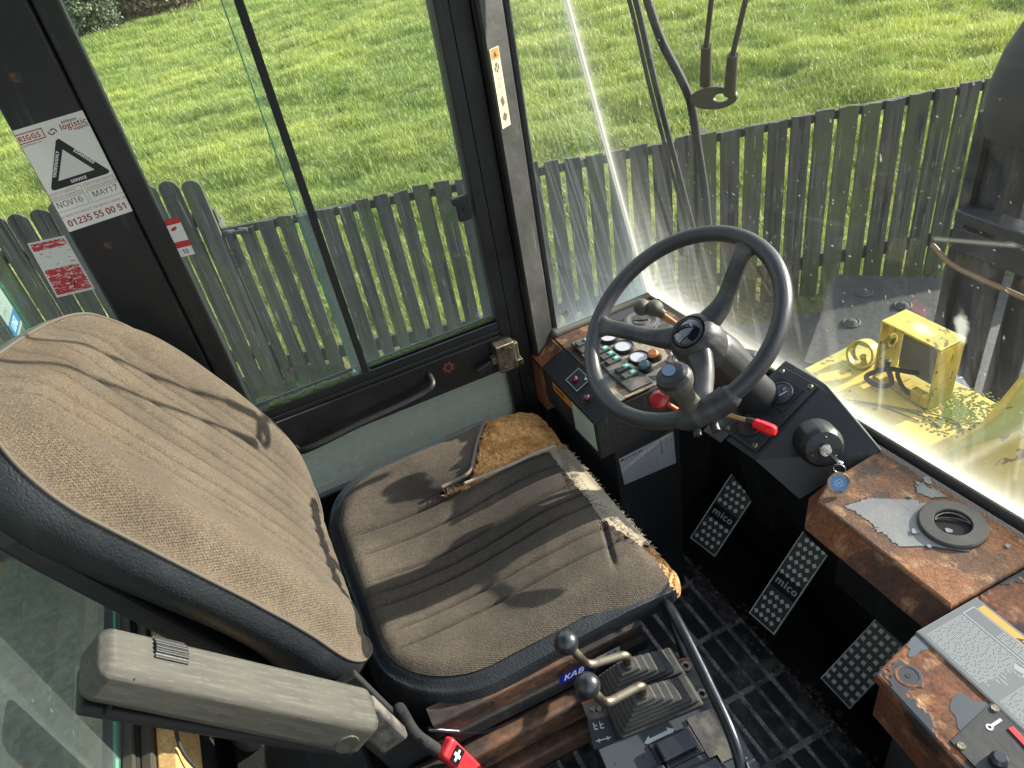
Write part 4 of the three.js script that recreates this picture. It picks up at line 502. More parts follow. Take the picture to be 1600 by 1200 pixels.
{
  const t = thing('operator_seat', 'worn brown cloth operator seat with torn cushion corner showing yellow foam', 'seat', [0.18, 0, -0.88]);
  // cushion, local x = X - .178, z = Z + .88
  const CX = 0.178, CZ = -0.881, hx = 0.236, hz = 0.272, rad = [0.13, 0.06, 0.15, 0.035];
  const foamP = [[0.308, -1.2], [0.377, -1.2], [0.44, -1.12], [0.44, -1.007], [0.398, -1.005], [0.369, -1.0], [0.35, -0.995], [0.283, -0.997], [0.212, -0.998], [0.155, -1.006], [0.153, -1.016], [0.217, -1.018], [0.24, -1.05], [0.297, -1.13]];
  const beige = [[0.375, -1.005], [0.44, -1.03], [0.44, -0.71], [0.393, -0.705], [0.372, -0.79], [0.374, -0.876], [0.37, -0.948]];
  const foam2 = [[0.395, -0.712], [0.44, -0.72], [0.44, -0.57], [0.39, -0.61], [0.397, -0.655]];
  const seams = [-1.0, -0.953, -0.89, -0.86, -0.83, -0.772, -0.733];
  const cls = (x, z, rho) => {
    const e = 0.009 * (wn(x * 120, z * 120, 501) - 0.5) + 0.006 * (wn(x * 420, z * 420, 502, 1) - 0.5), X = x + CX + e, Z = z + CZ + e * 0.8;
    if (rho < 1.14) { if (inPoly(foamP, X, Z) || inPoly(foam2, X, Z)) return inPoly(foam2, X, Z) ? 'foam2' : 'foam'; if (inPoly(beige, X, Z)) return 'backing'; }
    const vin = x < 0.06 ? 0.93 : mix(0.93, 0.985, sst(0.06, 0.15, x)); return x > 0.17 && Math.abs(z) < 0.24 ? 'fabric' : rho > vin ? 'vinyl' : 'fabric';
  };
  const H = (x, z, rho, k) => {
    const X = x + CX, Z = z + CZ; let y = 0.508 - 0.03 * Math.exp(-((X - 0.1) ** 2) / 0.024 - ((Z + 0.88) ** 2) / 0.03) + 0.012 * sst(0.12, 0.26, Math.abs(z)) - 0.008 * sst(0.3, 0.4, X);
    const edge = sst(0.8, 1.0, rho); y -= 0.016 * edge * edge;
    if (k === 'fabric') { y += 0.004; for (const s of seams) { const d = Z - s; if (X < 0.385) y -= 0.0052 * Math.exp(-((d / 0.0035) ** 2)) * sst(-0.04, 0.0, X); } y += 0.0016 * Math.sin(Z * 220 + 1.2) * 0; y += 0.003 * (wn(X * 14, Z * 14, 505) - 0.5); y -= 0.007 * Math.exp(-((((X - 0.36) * 0.94 + (Z + 0.76) * 0.34) / 0.0045) ** 2)) * sst(-0.9, -0.86, Z) * sst(-0.66, -0.72, Z); }
    if (k[0] === 'f' && k[1] === 'o') y += -0.004 + 0.008 * (wn(X * 60, Z * 60, 503, 4) - 0.5) + 0.006 * (wn(X * 200, Z * 200, 504, 2) - 0.5);
    if (k === 'backing') y += -0.001 + 0.004 * (wn(X * 30, Z * 60, 506) - 0.5);
    if (k === 'vinyl') y += 0.001 + 0.003 * sst(0.9, 0.96, rho) - 0.002 * wn(X * 40, Z * 40, 507) * sst(0.6, 0.7, -0.1);
    let sx = x, sz = z;
    if (rho > 1) { const o = (rho - 1) / 0.16, a = Math.PI * Math.min(1, o * 1.0); const L = Math.hypot(x, z); const d = mix(0.003, 0.014, sst(0.2, -0.03, x + CX)) * Math.sin(a) + 0.002; const br = L / rho; sx = x / L * (br + d); sz = z / L * (br + d); y = y - mix(0.034, 0.1, sst(0.2, -0.03, x + CX)) * o; }
    return [sx + CX, y, sz + CZ];
  };
  const tintF = (x, z, rho, k) => { if (k !== 'fabric') return [1, 1, 1]; const X = x + CX, Z = z + CZ; let d = 0.95 - 0.3 * sst(0.38, 0.68, wn(X * 9, Z * 11, 511)); d *= 1 - 0.45 * Math.exp(-((X - 0.16) ** 2) / 0.008 - ((Z + 1.03) ** 2) / 0.0025); d *= 1 - 0.4 * Math.exp(-((X - 0.33) ** 2) / 0.012 - ((Z + 0.9) ** 2) / 0.016); d *= 1 - 0.25 * Math.exp(-((X - 0.2) ** 2) / 0.02 - ((Z + 0.86) ** 2) / 0.008); for (const s of seams) d *= 1 - 0.4 * Math.exp(-(((Z - s) / 0.0025) ** 2)); const w = wn(X * 60, Z * 60, 512, 2); d *= 0.9 + 0.2 * w; const p = sst(0.55, 0.75, wn(X * 22, Z * 22, 513)) * sst(0.2, 0.34, X); return [d * mix(0.98, 1.0, p), d * mix(0.95, 0.87, p), d * mix(0.91, 0.88, p)]; };
  const G = pad(hx, hz, rad, 420, 190, 1.16, H, cls, tintF);
  const cu = part('cushion', G.fabric, CF, t, 'torn grey-brown cloth seat cushion');
  part('vinyl_border', G.vinyl, phys({ map: M.vinyl.map, roughness: 0.42, bumpMap: fineN, bumpScale: 0.0006, side: THREE.DoubleSide }), cu);
  part('foam', G.foam, std({ map: M.foam.map, bumpMap: M.foam.bumpMap, bumpScale: 0.006, roughness: 0.95, side: THREE.DoubleSide }), cu, 'exposed crumbling yellow foam'); part('foam', G.foam2, std({ map: M.foam.map, bumpMap: M.foam.bumpMap, bumpScale: 0.006, roughness: 0.95, side: THREE.DoubleSide }), cu, 'small patch of bare foam at the front corner');
  part('backing_cloth', G.backing, std({ map: M.backing.map, roughness: 0.95, side: THREE.DoubleSide }), cu, 'frayed beige backing cloth');
  // frayed threads at the torn edges
  const th = [], th2 = []; const fr = (list, x, z, L, dx, dz, y = 0.509) => { list.push(new THREE.TubeGeometry(new THREE.QuadraticBezierCurve3(V(x, y, z), V(x + dx * L * 0.5, y + rr(0, 0.006), z + dz * L * 0.5 + rr(-0.004, 0.004)), V(x + dx * L, y + rr(-0.008, 0.004), z + dz * L + rr(-0.006, 0.006))), 5, rr(0.00018, 0.0004), 4)); };
  for (let k = 0; k < 240; k++) { const z = rr(-1.0, -0.7); fr(th, mix(0.372, 0.392, Math.abs(z + 0.86) / 0.16) - 0.004, z, rr(0.005, 0.018), 1, rr(-0.6, 0.6)); }
  for (let k = 0; k < 150; k++) fr(th2, 0.404 + 0.004 * wn(k, 1, 520), rr(-1.0, -0.68), rr(0.003, 0.009), 1, rr(-0.7, 0.7), 0.499);
  for (let k = 0; k < 200; k++) { const u = rnd(); fr(th, mix(0.16, 0.38, u), -0.995 + rr(-0.003, 0.003), rr(0.004, 0.012), rr(-0.5, 0.5), -1); }
  for (let k = 0; k < 90; k++) { const u = rnd(); fr(th, mix(0.215, 0.3, u), mix(-1.02, -1.14, u), rr(0.003, 0.009), 0.8, 0.5); }
  const a1 = part('frayed_thread', th, std({ color: 0x6b6055, roughness: 1 }), cu); a1.userData.kind = 'stuff'; const a2 = part('frayed_thread', th2, std({ color: 0xb5a98f, roughness: 1 }), cu); a2.userData.kind = 'stuff';
  { // rolled torn flap edge beside the foam
    const e = [[0.312, -1.148], [0.294, -1.128], [0.262, -1.085], [0.238, -1.05], [0.218, -1.022], [0.16, -1.014]].map(p => V(p[0], 0.5185 - 0.007 * (p[0] < 0.25), p[1])); part('torn_edge', tube(e, 0.0034, true, 40, 8), std({ color: 0x70645a, roughness: 1 }), cu);
    const e2 = [[0.2, -0.996], [0.25, -0.993], [0.3, -0.992], [0.345, -0.994], [0.385, -0.99]].map(p => V(p[0], 0.514, p[1])); part('torn_edge', tube(e2, 0.0032, true, 40, 8), M.backing, cu);
  }
  // backrest in its own frame: origin, u across (z), v up the slope
  const N = V(1, 0.37, 0).normalize(), UP = V(-0.37, 1, 0).normalize(), O = V(-0.056, 0.6, -0.885).addScaledVector(UP, 0.265).addScaledVector(N, 0.034), hv = 0.318, hu = 0.258, warp = (x, z) => x > 0 ? 1 - 0.2 * sst(0.2, -0.1, z) : 1;
  const bs = [-0.105, -0.075, -0.035, 0.0, 0.035, 0.075, 0.105];
  const bcls = (x, z, rho) => rho > 1.0 ? 'vinyl' : 'fabric';
  const BH = (x, z, rho, k) => { // x up, z across
    const tp = 1; let zz = z, d = -0.012 - 0.02 * (1 - sst(0.1, 0.2, Math.abs(z))) - 0.012 * sst(0.0, 0.3, x) + 0.012 * Math.exp(-((x + 0.12) ** 2) / 0.02); const e = sst(0.72, 1, rho); d -= 0.03 * e * e; let xx = x * warp(x, z);
    const D = Math.abs(z); for (const s of bs) d -= 0.0038 * Math.exp(-(((z - s - 0.02 * sst(0.1, 0.3, x) * s * 8) / 0.0045) ** 2)) * sst(0.3, 0.22, Math.abs(x)); d -= 0.0035 * Math.exp(-(((D - 0.135) / 0.005) ** 2)); d += 0.003 * (wn(x * 12, z * 12, 531) - 0.5);
    if (rho > 1) { const o = (rho - 1) / 0.3, L = Math.hypot(x, zz), br = L / rho, q = 0.016 * Math.sin(Math.PI * Math.min(1, o * 0.9)) - 0.03 * o * o; xx = x / L * (br + q) * warp(x, z / rho); zz = zz / L * (br + q); d -= 0.068 * o; }
    const p = O.clone().addScaledVector(UP, xx).addScaledVector(N, d); return [p.x, p.y, p.z + zz];
  };
  const BT = (x, z, rho, k) => { if (k !== 'fabric') return [1, 1, 1]; let d = 0.96 - 0.16 * sst(0.4, 0.7, wn(x * 8 + 7, z * 8, 541)); for (const s of bs) d *= 1 - 0.45 * Math.exp(-(((z - s - 0.02 * sst(0.1, 0.3, x) * s * 8) / 0.0024) ** 2)); const st = sst(0.1, 0.28, x) * sst(0.45, 0.65, wn(x * 14 + 3, z * 10, 542)); return mixc([d * 0.86, d * 0.8, d * 0.71], [d * 0.8, d * 0.66, d * 0.45], st * 0.6); };
  const BG = pad(hv, hu, [0.16, 0.254, 0.16, 0.14], 320, 150, 1.3, BH, bcls, BT);
  const ba = part('backrest', BG.fabric, M.backFabric, t, 'dusty brown cloth backrest with stitched seams');
  part('vinyl_side', BG.vinyl, phys({ map: M.vinyl.map, roughness: 0.42, bumpMap: fineN, bumpScale: 0.0006, side: THREE.DoubleSide }), ba);
  const pip = []; for (let k = 0; k <= 160; k++) { const th0 = k / 160 * 6.283185, r = rrectR(th0, hv, hu, [0.16, 0.254, 0.16, 0.14]); pip.push(V(...BH(Math.cos(th0) * r, Math.sin(th0) * r, 1, 'fabric'))); }
  part('piping', new THREE.TubeGeometry(new THREE.CatmullRomCurve3(pip), 300, 0.0022, 8, false), std({ color: 0x4c463d, roughness: 0.8 }), ba);
  // rear shell
  const shp = []; for (let k = 0; k < 64; k++) { const th0 = k / 64 * 6.283185, r = rrectR(th0, hv * 0.99, hu * 0.96, [0.16, 0.24, 0.16, 0.14]); shp.push([-Math.sin(th0) * r, Math.cos(th0) * r * warp(Math.cos(th0), Math.sin(th0) * r)]); }
  part('rear_shell', frame(muv(prism(shp.reverse(), 0.022, 0.006)), O.clone().addScaledVector(N, -0.13), V(0, 0, -1), UP, N.clone()), M.plastic, ba);
  part('support_plate', [box(-0.16, -0.085, 0.36, 0.43, -1.05, -0.7, 0.006)], M.dark, t);
  part('side_bracket', [frame(lbox(0.06, 0.3, 0.012, 0.003), [-0.075, 0.5, -0.615], [1, 0.2, 0], [-0.2, 1, 0], [0, 0, 1])], M.dark, t);
  // arm rest folded up along the backrest
  const A0 = V(-0.082, 0.662, -0.538), A1 = V(-0.266, 0.928, -0.538), AX = A1.clone().sub(A0).normalize(), AN = V(-AX.y, AX.x, 0).multiplyScalar(-1), L = A1.distanceTo(A0);
  const tap = g => { const p = g.attributes.position; for (let i = 0; i < p.count; i++) { const k = 1 - 0.2 * (p.getX(i) / L + 0.5); p.setY(i, 0.028 + (p.getY(i) - 0.028) * k); p.setZ(i, p.getZ(i) * (1 - 0.08 * (p.getX(i) / L + 0.5))); } g.computeVertexNormals(); return g; }, ar = part('armrest', [frame(tap(new RoundedBoxGeometry(L, 0.056, 0.06, 8, 0.014)), A0.clone().lerp(A1, 0.5), AX, AN.clone(), AX.clone().cross(AN))], M.grip, t, 'grey padded armrest folded up beside the backrest');
  part('cap_seam', frame(tap(new RoundedBoxGeometry(0.0016, 0.0566, 0.0606, 2, 0.0007)).translate(L * 0.0, -0.0035, 0).scale(1, 0.9, 0.935), A0.clone().lerp(A1, 0.9), AX, AN.clone(), AX.clone().cross(AN)), M.rubber, ar);
  part('lower_shell', frame(new RoundedBoxGeometry(L * 0.96, 0.012, 0.05, 4, 0.005), A0.clone().lerp(A1, 0.49).addScaledVector(AN, -0.028), AX, AN.clone(), AX.clone().cross(AN)), M.plastic, ar);
  const aw = A0.clone().lerp(A1, 0.8).addScaledVector(AN, 0.0235).add(V(0, 0, -0.02)); const rib = []; for (let k = -3; k <= 3; k++) rib.push(frame(lbox(0.034, 0.006, 0.0035, 0.001), aw.clone().add(V(0, 0, 0.012 + k * 0.0052)).addScaledVector(AN, 0.006 - 0.0006 * k * k), AX, AN.clone(), AX.clone().cross(AN))); part('adjusting_wheel', [cyl(aw.clone().add(V(0, 0, 0.012)).addScaledVector(AX, -0.016).addScaledVector(AN, -0.008), aw.clone().add(V(0, 0, 0.012)).addScaledVector(AX, 0.016).addScaledVector(AN, -0.008), 0.016), ...rib], M.plastic, ar, 'ribbed adjusting wheel');
  part('pivot_cover', lathe([[0, 0.003], [0.013, 0.0028], [0.0145, 0]], A0.clone().addScaledVector(AX, 0.03).add(V(0, 0, 0.0285)).addScaledVector(AN, -0.006), [0, 0, 1], 28), M.grip, ar);
  part('arm_bracket', [frame(lbox(0.04, 0.1, 0.02, 0.006), [-0.075, 0.59, -0.575], [1, 0.2, 0], [-0.2, 1, 0], [0, 0, 1])], M.dustyPlastic, t);
  // suspension base and rails under the cushion
  part('slide_rail', [frame(lbox(0.34, 0.032, 0.003, 0.001), [0.155, 0.466, -0.599], [1, -0.05, 0], [0.05, 1, 0], [0, 0, 1]), frame(lbox(0.34, 0.003, 0.03, 0.001), [0.155, 0.4825, -0.613], [1, -0.05, 0], [0.05, 1, 0], [0, 0, 1])], M.rustRail, t, 'rusty brown slide rail');
  part('slide_rail', [frame(lbox(0.36, 0.026, 0.02, 0.003), [0.15, 0.437, -0.602], [1, -0.05, 0], [0.05, 1, 0], [0, 0, 1])], M.dark, t);
  for (const x of [0.075, 0.2, 0.28]) part('rail_hole', cyl([x, 0.472 - (x - 0.155) * 0.05, -0.598], [x, 0.472 - (x - 0.155) * 0.05, -0.5965], 0.0035), M.rubber, t);
  part('maker_sticker', quad([0.175, 0.446, -0.5905], [0.278, 0.441, -0.5905], [0.279, 0.464, -0.5905], [0.176, 0.469, -0.5905], 0.0012), decal(T.kab, 0.35), t, 'blue and white lettered sticker');
  part('wire', [tube([[-0.05, 0.45, -1.08], [-0.075, 0.52, -1.06], [-0.07, 0.48, -1.0], [-0.06, 0.44, -0.98]], 0.003, true, 30, 8), tube([[-0.06, 0.44, -1.05], [-0.08, 0.5, -1.02], [-0.075, 0.45, -0.94]], 0.0025, true, 30, 8)], M.rubber, t);
  part('cushion_pan', prismY([[0.0, -1.08], [0.38, -1.12], [0.395, -0.66], [0.0, -0.68]], 0.445, 0.468, 0.004), M.dark, t);
  part('suspension_box', [box(-0.02, 0.34, 0.1, 0.385, -1.08, -0.66, 0.01)], M.dark, t);
  part('suspension_box', [frame(lbox(0.4, 0.05, 0.03, 0.008), [0.13, 0.385, -0.588], [1, -0.05, 0], [0.05, 1, 0], [0, 0, 1]), frame(lbox(0.4, 0.035, 0.03, 0.006), [0.13, 0.33, -0.575], [1, -0.05, 0], [0.05, 1, 0], [0, 0, 1])], M.rustRail, t);
  part('adjust_lever', [tube([[-0.02, 0.485, -0.6], [0.03, 0.44, -0.595], [0.075, 0.405, -0.6], [0.09, 0.405, -0.6]], 0.0042, true, 30, 8), cyl([0.082, 0.404, -0.6], [0.122, 0.401, -0.6], 0.0085, 0.0095)], M.blackSteel, t);
  const rl = part('recline_lever', tube([[-0.045, 0.56, -0.6], [-0.04, 0.52, -0.585], [-0.025, 0.475, -0.58], [-0.01, 0.43, -0.58]], 0.009, true, 30, 10), M.dark, t);
  const ld = V(0.055, -0.2, 0.03).normalize(), lc = V(0.008, 0.405, -0.566), ln = V(0.6, 0.2, 0.8); ln.addScaledVector(ld, -ln.dot(ld)).normalize(); const lx = ld.clone().cross(ln).multiplyScalar(1);
  part('red_grip', frame(new RoundedBoxGeometry(0.03, 0.14, 0.018, 4, 0.006), lc, lx.clone().negate(), ld.clone().negate(), lx.clone().negate().cross(ld.clone().negate())), phys({ map: tex(64, (u, v) => mulc([0.72, 0.17, 0.2], 0.8 + 0.4 * fbm(u, v, 6, 4, 551)), { rep: 3 }), roughness: 0.4, clearcoat: 0.2 }), rl, 'pinkish red lever grip');
  part('cross_mark', quad(lc.clone().addScaledVector(ln, 0.009).addScaledVector(ld, -0.036).addScaledVector(lx, 0.011), lc.clone().addScaledVector(ln, 0.009).addScaledVector(ld, -0.036).addScaledVector(lx, -0.011), lc.clone().addScaledVector(ln, 0.009).addScaledVector(ld, -0.058).addScaledVector(lx, -0.011), lc.clone().addScaledVector(ln, 0.009).addScaledVector(ld, -0.058).addScaledVector(lx, 0.011), 0.001), decal(T.cross, 0.4, { side: THREE.DoubleSide }), rl, 'black patch with white cross');
}
{ const t = thing('crumpled_bottle', 'dusty dark grey bottle lying behind the seat below the armrest', 'bottle', [-0.27, 0.5, -0.76]);
  part('body', lathe([[0, 0], [0.026, 0.002], [0.031, 0.012], [0.032, 0.07], [0.029, 0.1], [0.02, 0.12], [0, 0.122]], [-0.245, 0.53, -0.735], [-0.15, -0.75, -0.25], 32), M.dustyPlastic, t); part('cap', lathe([[0, 0.012], [0.012, 0.01], [0.014, 0]], [-0.245, 0.531, -0.735], [0.15, 0.75, 0.25], 20), M.dustyPlastic, t);
  struct('rear_shelf', box(-0.3, -0.12, 0.36, 0.42, -1.2, -0.45, 0.004), M.dark);
}

// ---------------------------------------------------------------- dashboard, left console
const PY = 0.615;                                   // top of the instrument panel
const pk = (x, z) => [x * 0.982, z * 0.982];        // points measured on y = .6 brought to y = PY
{
  const t = thing('instrument_console', 'rusty left dashboard console carrying dials, rocker switches and paper labels', 'dashboard', [0.6, 0, -1.08]);
  part('body', [prismZ([[0.76, 0.5], [0.449, 0.495], [0.446, 0.583], [0.496, 0.607], [0.76, 0.603]], -1.195, -0.925, 0.003), prismZ([[0.625, 0.0], [0.479, 0.0], [0.479, 0.499], [0.625, 0.499]], -1.195, -0.9255, 0.003), prismZ([[0.8, 0.0], [0.6255, 0.0], [0.6255, 0.499], [0.8, 0.499]], -1.195, -1.06, 0.003)], M.dark, t);
  part('top_plate', prismY([[0.5, -1.185], [0.735, -1.19], [0.752, -0.98], [0.66, -0.97], [0.59, -0.935], [0.5, -0.95]], 0.606, 0.6105, 0.001), M.rust, t, 'rust covered top plate');
  part('rust_corner', [muv(prism([[0.447, 0.47], [0.45, 0.583], [0.497, 0.6085], [0.499, 0.6085], [0.499, 0.47]], 0.052, 0.001).translate(0, 0, -1.1955 - 0.0005))].map(g => g.translate(-0.0035, 0.0025, 0)), M.rustDark, t, 'rust patch on the console corner');
  const c1 = pk(0.528, -1.15), c2 = pk(0.503, -0.941), c3 = pk(0.585, -0.943);
  const pn = part('instrument_panel', prismY([c1, c2, c3, [0.64, -0.965], [0.66, -1.05], [0.635, -1.125]], 0.611, PY, 0.0012), M.panel, t, 'dusty tan instrument panel with flaking edges');
  for (const [x, z] of [[0.596, -1.126], [0.601, -1.077], [0.605, -1.027]]) { const [X, Z] = pk(x, z); const d = part('dial', lathe([[0, 0.006], [0.0155, 0.006], [0.0175, 0.009], [0.0195, 0.009], [0.021, 0.005], [0.022, 0]], [X, PY, Z], [-0.05, 1, 0], 40), M.plastic, t); const f = new THREE.CircleGeometry(0.0168, 36).rotateX(-Math.PI / 2).rotateY(0.4).translate(X, PY + 0.0075, Z); part('dial_face', f, decal(T.dial, 0.3), d, 'pale weathered dial face'); }
  const sw = (x, z, ang, lens) => { const [X, Z] = pk(x, z), c = Math.cos(ang), s = Math.sin(ang), U = [c, 0, s], Wd = [-s, 0, c]; const r = part('rocker_switch', frame(lbox(0.03, 0.007, 0.0145, 0.0015), [X, PY + 0.0085, Z], U, [0, 1, 0], Wd), M.dustyPlastic, t); part('lens', frame(lbox(0.013, 0.002, 0.011, 0.0008), [X + c * 0.0075, PY + 0.0125, Z + s * 0.0075], U, [0, 1, 0], Wd), lens, r); part('symbol', frame(lbox(0.005, 0.0006, 0.005, 0.0002), [X + c * 0.0075, PY + 0.0138, Z + s * 0.0075], U, [0, 1, 0], Wd), std({ color: 0xb9d8cd, roughness: 0.5 }), r); };
  const bez = (cx, cz, w, d, a) => { const [X, Z] = pk(cx, cz); part('switch_bezel', frame(lbox(w, 0.006, d, 0.002), [X, PY + 0.003, Z], [Math.cos(a), 0, Math.sin(a)], [0, 1, 0], [-Math.sin(a), 0, Math.cos(a)]), M.dustyPlastic, t); };
  const aa = -0.03; bez(0.555, -1.064, 0.046, 0.078, aa); for (const z of [-1.088, -1.066, -1.045]) sw(0.557, z, aa, M.greenLens); bez(0.558, -0.985, 0.05, 0.074, aa); for (const z of [-1.01, -0.988]) sw(0.558, z, aa, M.greenLens); bez(0.541, -1.135, 0.036, 0.045, aa); sw(0.541, -1.137, aa, M.dustyPlastic);
  const lamp = (x, z, m, nm) => { const [X, Z] = pk(x, z); const b = part('indicator_lamp', lathe([[0.013, 0], [0.013, 0.012], [0.0115, 0.016], [0.010, 0.016]], [X, PY, Z], [-0.35, 1, 0.12], 28), M.plastic, t, nm); part('lens', lathe([[0, 0.02], [0.007, 0.0195], [0.0105, 0.016], [0.0105, 0.005], [0, 0.005]], [X, PY, Z], [-0.35, 1, 0.12], 28), m, b); };
  lamp(0.632, -1.012, M.amber, 'orange lens lamp'); lamp(0.598, -0.992, M.teal, 'blue-green push button');
  const lk = pk(0.652, -0.985); part('lock', [lathe([[0, 0.009], [0.009, 0.008], [0.012, 0]], [lk[0], PY, lk[1]], [-0.2, 1, 0.1], 20), frame(lbox(0.003, 0.012, 0.012, 0.001), [lk[0], PY + 0.012, lk[1]], [1, 0, 0.3], [0, 1, 0], [-0.3, 0, 1])], M.chrome, t);
  const v = part('air_vent', lathe([[0.0, 0.006], [0.016, 0.007], [0.018, 0.005], [0.024, 0.006], [0.03, 0.008], [0.036, 0.006], [0.038, 0]], [0.672, 0.6105, -1.122], [0, 1, 0], 48), M.dustyPlastic, t, 'round dusty air vent'); part('louvre', [frame(lbox(0.03, 0.002, 0.003, 0.0008), [0.672, 0.618, -1.122], [1, 0, 0.7], [0, 1, 0], [-0.7, 0, 1])], M.plastic, v);
  part('air_vent', lathe([[0.0, 0.004], [0.02, 0.005], [0.026, 0.003], [0.03, 0.004], [0.034, 0]], [0.7, 0.6105, -1.062], [0, 1, 0], 40), M.dustyPlastic, t);
  const bev = (z, k) => V(mix(0.446, 0.496, k), mix(0.583, 0.607, k), z), bn = V(-0.433, 0.9, 0).normalize();
  for (const [z, k] of [[-1.045, 0.55], [-0.985, 0.4]]) { const p = bev(z, k); const b = part('push_button', lathe([[0.0095, 0], [0.0095, 0.003], [0.008, 0.004], [0.008, 0.002]], p, bn, 24), M.plastic, t); part('lens', lathe([[0, 0.013], [0.004, 0.0125], [0.0068, 0.009], [0.0068, 0], [0, 0]], p, bn, 24), M.darkRed, b, 'dark red button'); }
  part('button_frame', [quad(bev(-1.068, 0.3), bev(-1.02, 0.3), bev(-1.02, 0.95), bev(-1.068, 0.95), 0.0022)], std({ map: canvasTex(128, 128, (x) => { x.fillStyle = '#1d2022'; x.fillRect(0, 0, 128, 128); x.strokeStyle = '#aab0ae'; x.lineWidth = 4; x.strokeRect(4, 4, 120, 120); x.fillStyle = '#c9cfcd'; x.beginPath(); x.moveTo(86, 12); x.lineTo(116, 18); x.lineTo(98, 34); x.fill(); }), roughness: 0.5 }), t);
  const fx = y => mix(0.449, 0.446, (y - 0.495) / 0.088) - 0.0005;
  part('warning_label', quad([fx(0.5), 0.5, -1.098], [fx(0.5), 0.5, -1.022], [fx(0.578), 0.578, -1.022], [fx(0.578), 0.578, -1.098], 0.0012), decal(T.warnStrip), t, 'black and orange warning label');
  part('diagram_label', quad([fx(0.506), 0.506, -1.02], [fx(0.514), 0.512, -0.932], [fx(0.58), 0.58, -0.932], [fx(0.578), 0.578, -1.02], 0.0012), decal(T.chart), t, 'pale green diagram label');
  part('data_plate', quad([0.491, 0.406, -0.925], [0.612, 0.4, -0.925], [0.608, 0.486, -0.925], [0.484, 0.479, -0.925], 0.0014), std({ map: T.plate, roughness: 0.45, metalness: 0.15 }), t, 'grey printed data plate');
}
{ // steering column with its levers
  const t = thing('steering_column', 'black steering column with ball knob levers and a red tipped stalk', 'steering column', [0.7, 0.1, -0.91]);
  const n = V(-0.584, 0.811, 0.042), wc = V(0.551, 0.8155, -0.8085), at = k => wc.clone().addScaledVector(n, k);
  part('column', [cyl(at(-0.07), at(-0.34), 0.033, 0.042), lathe([[0.03, 0], [0.042, -0.02], [0.046, -0.06], [0.044, -0.11]], at(-0.07), n, 36)], M.plastic, t);
  part('pod', [lathe([[0, 0], [0.024, 0.001], [0.03, 0.008], [0.031, 0.066], [0.028, 0.073], [0, 0.075]], [0.655, 0.672, -0.862], [0.62, -0.12, 0.75], 36)], M.plastic, t);
  part('support', prismZ([[0.76, 0.3], [0.84, 0.0], [0.84, 0.57], [0.7, 0.57], [0.7, 0.52]], -0.9, -0.84, 0.004), M.dark, t);
  for (const [a, b, r] of [[[0.631, 0.7, -1.048], [0.68, 0.665, -0.965], 0.0042], [[0.647, 0.7, -1.029], [0.69, 0.65, -0.935], 0.0052]]) { const s = part('lever', cyl(a, b, r * 0.9, r), std({ color: 0xb58f6a, metalness: 0.8, roughness: 0.35 }), t); part('knob', [sph(a, 0.0165), cyl(V(...a), V(...a).lerp(V(...b), 0.2), 0.011, 0.008)], M.ballDull, s); }
  const st = part('stalk', [cyl([0.575, 0.645, -0.80], [0.609, 0.6605, -0.705], 0.0042)], std({ color: 0xb58f6a, metalness: 0.8, roughness: 0.35 }), t);
  part('knob', [cyl([0.6065, 0.66, -0.714], [0.6105, 0.6605, -0.701], 0.0045, 0.007)], M.plastic, st); part('red_tip', lathe([[0.006, 0], [0.0085, 0.004], [0.0085, 0.012], [0.0095, 0.014], [0.0095, 0.031], [0.0085, 0.035], [0.006, 0.038], [0, 0.039]], [0.6105, 0.6605, -0.702], [0.022, 0.0, 0.063], 10), M.redGlow, st, 'bright red stalk tip');
  const mu = part('stop_button', [cyl([0.556, 0.618, -0.875], [0.6, 0.57, -0.86], 0.0045)], std({ color: 0xb5603c, metalness: 0.6, roughness: 0.4 }), t); part('button_head', lathe([[0, 0.014], [0.009, 0.0125], [0.0165, 0.0065], [0.0175, 0], [0.012, -0.005], [0, -0.006]], [0.552, 0.622, -0.877], [-0.6, 0.75, 0.35], 32), M.red, mu, 'red mushroom button');
}
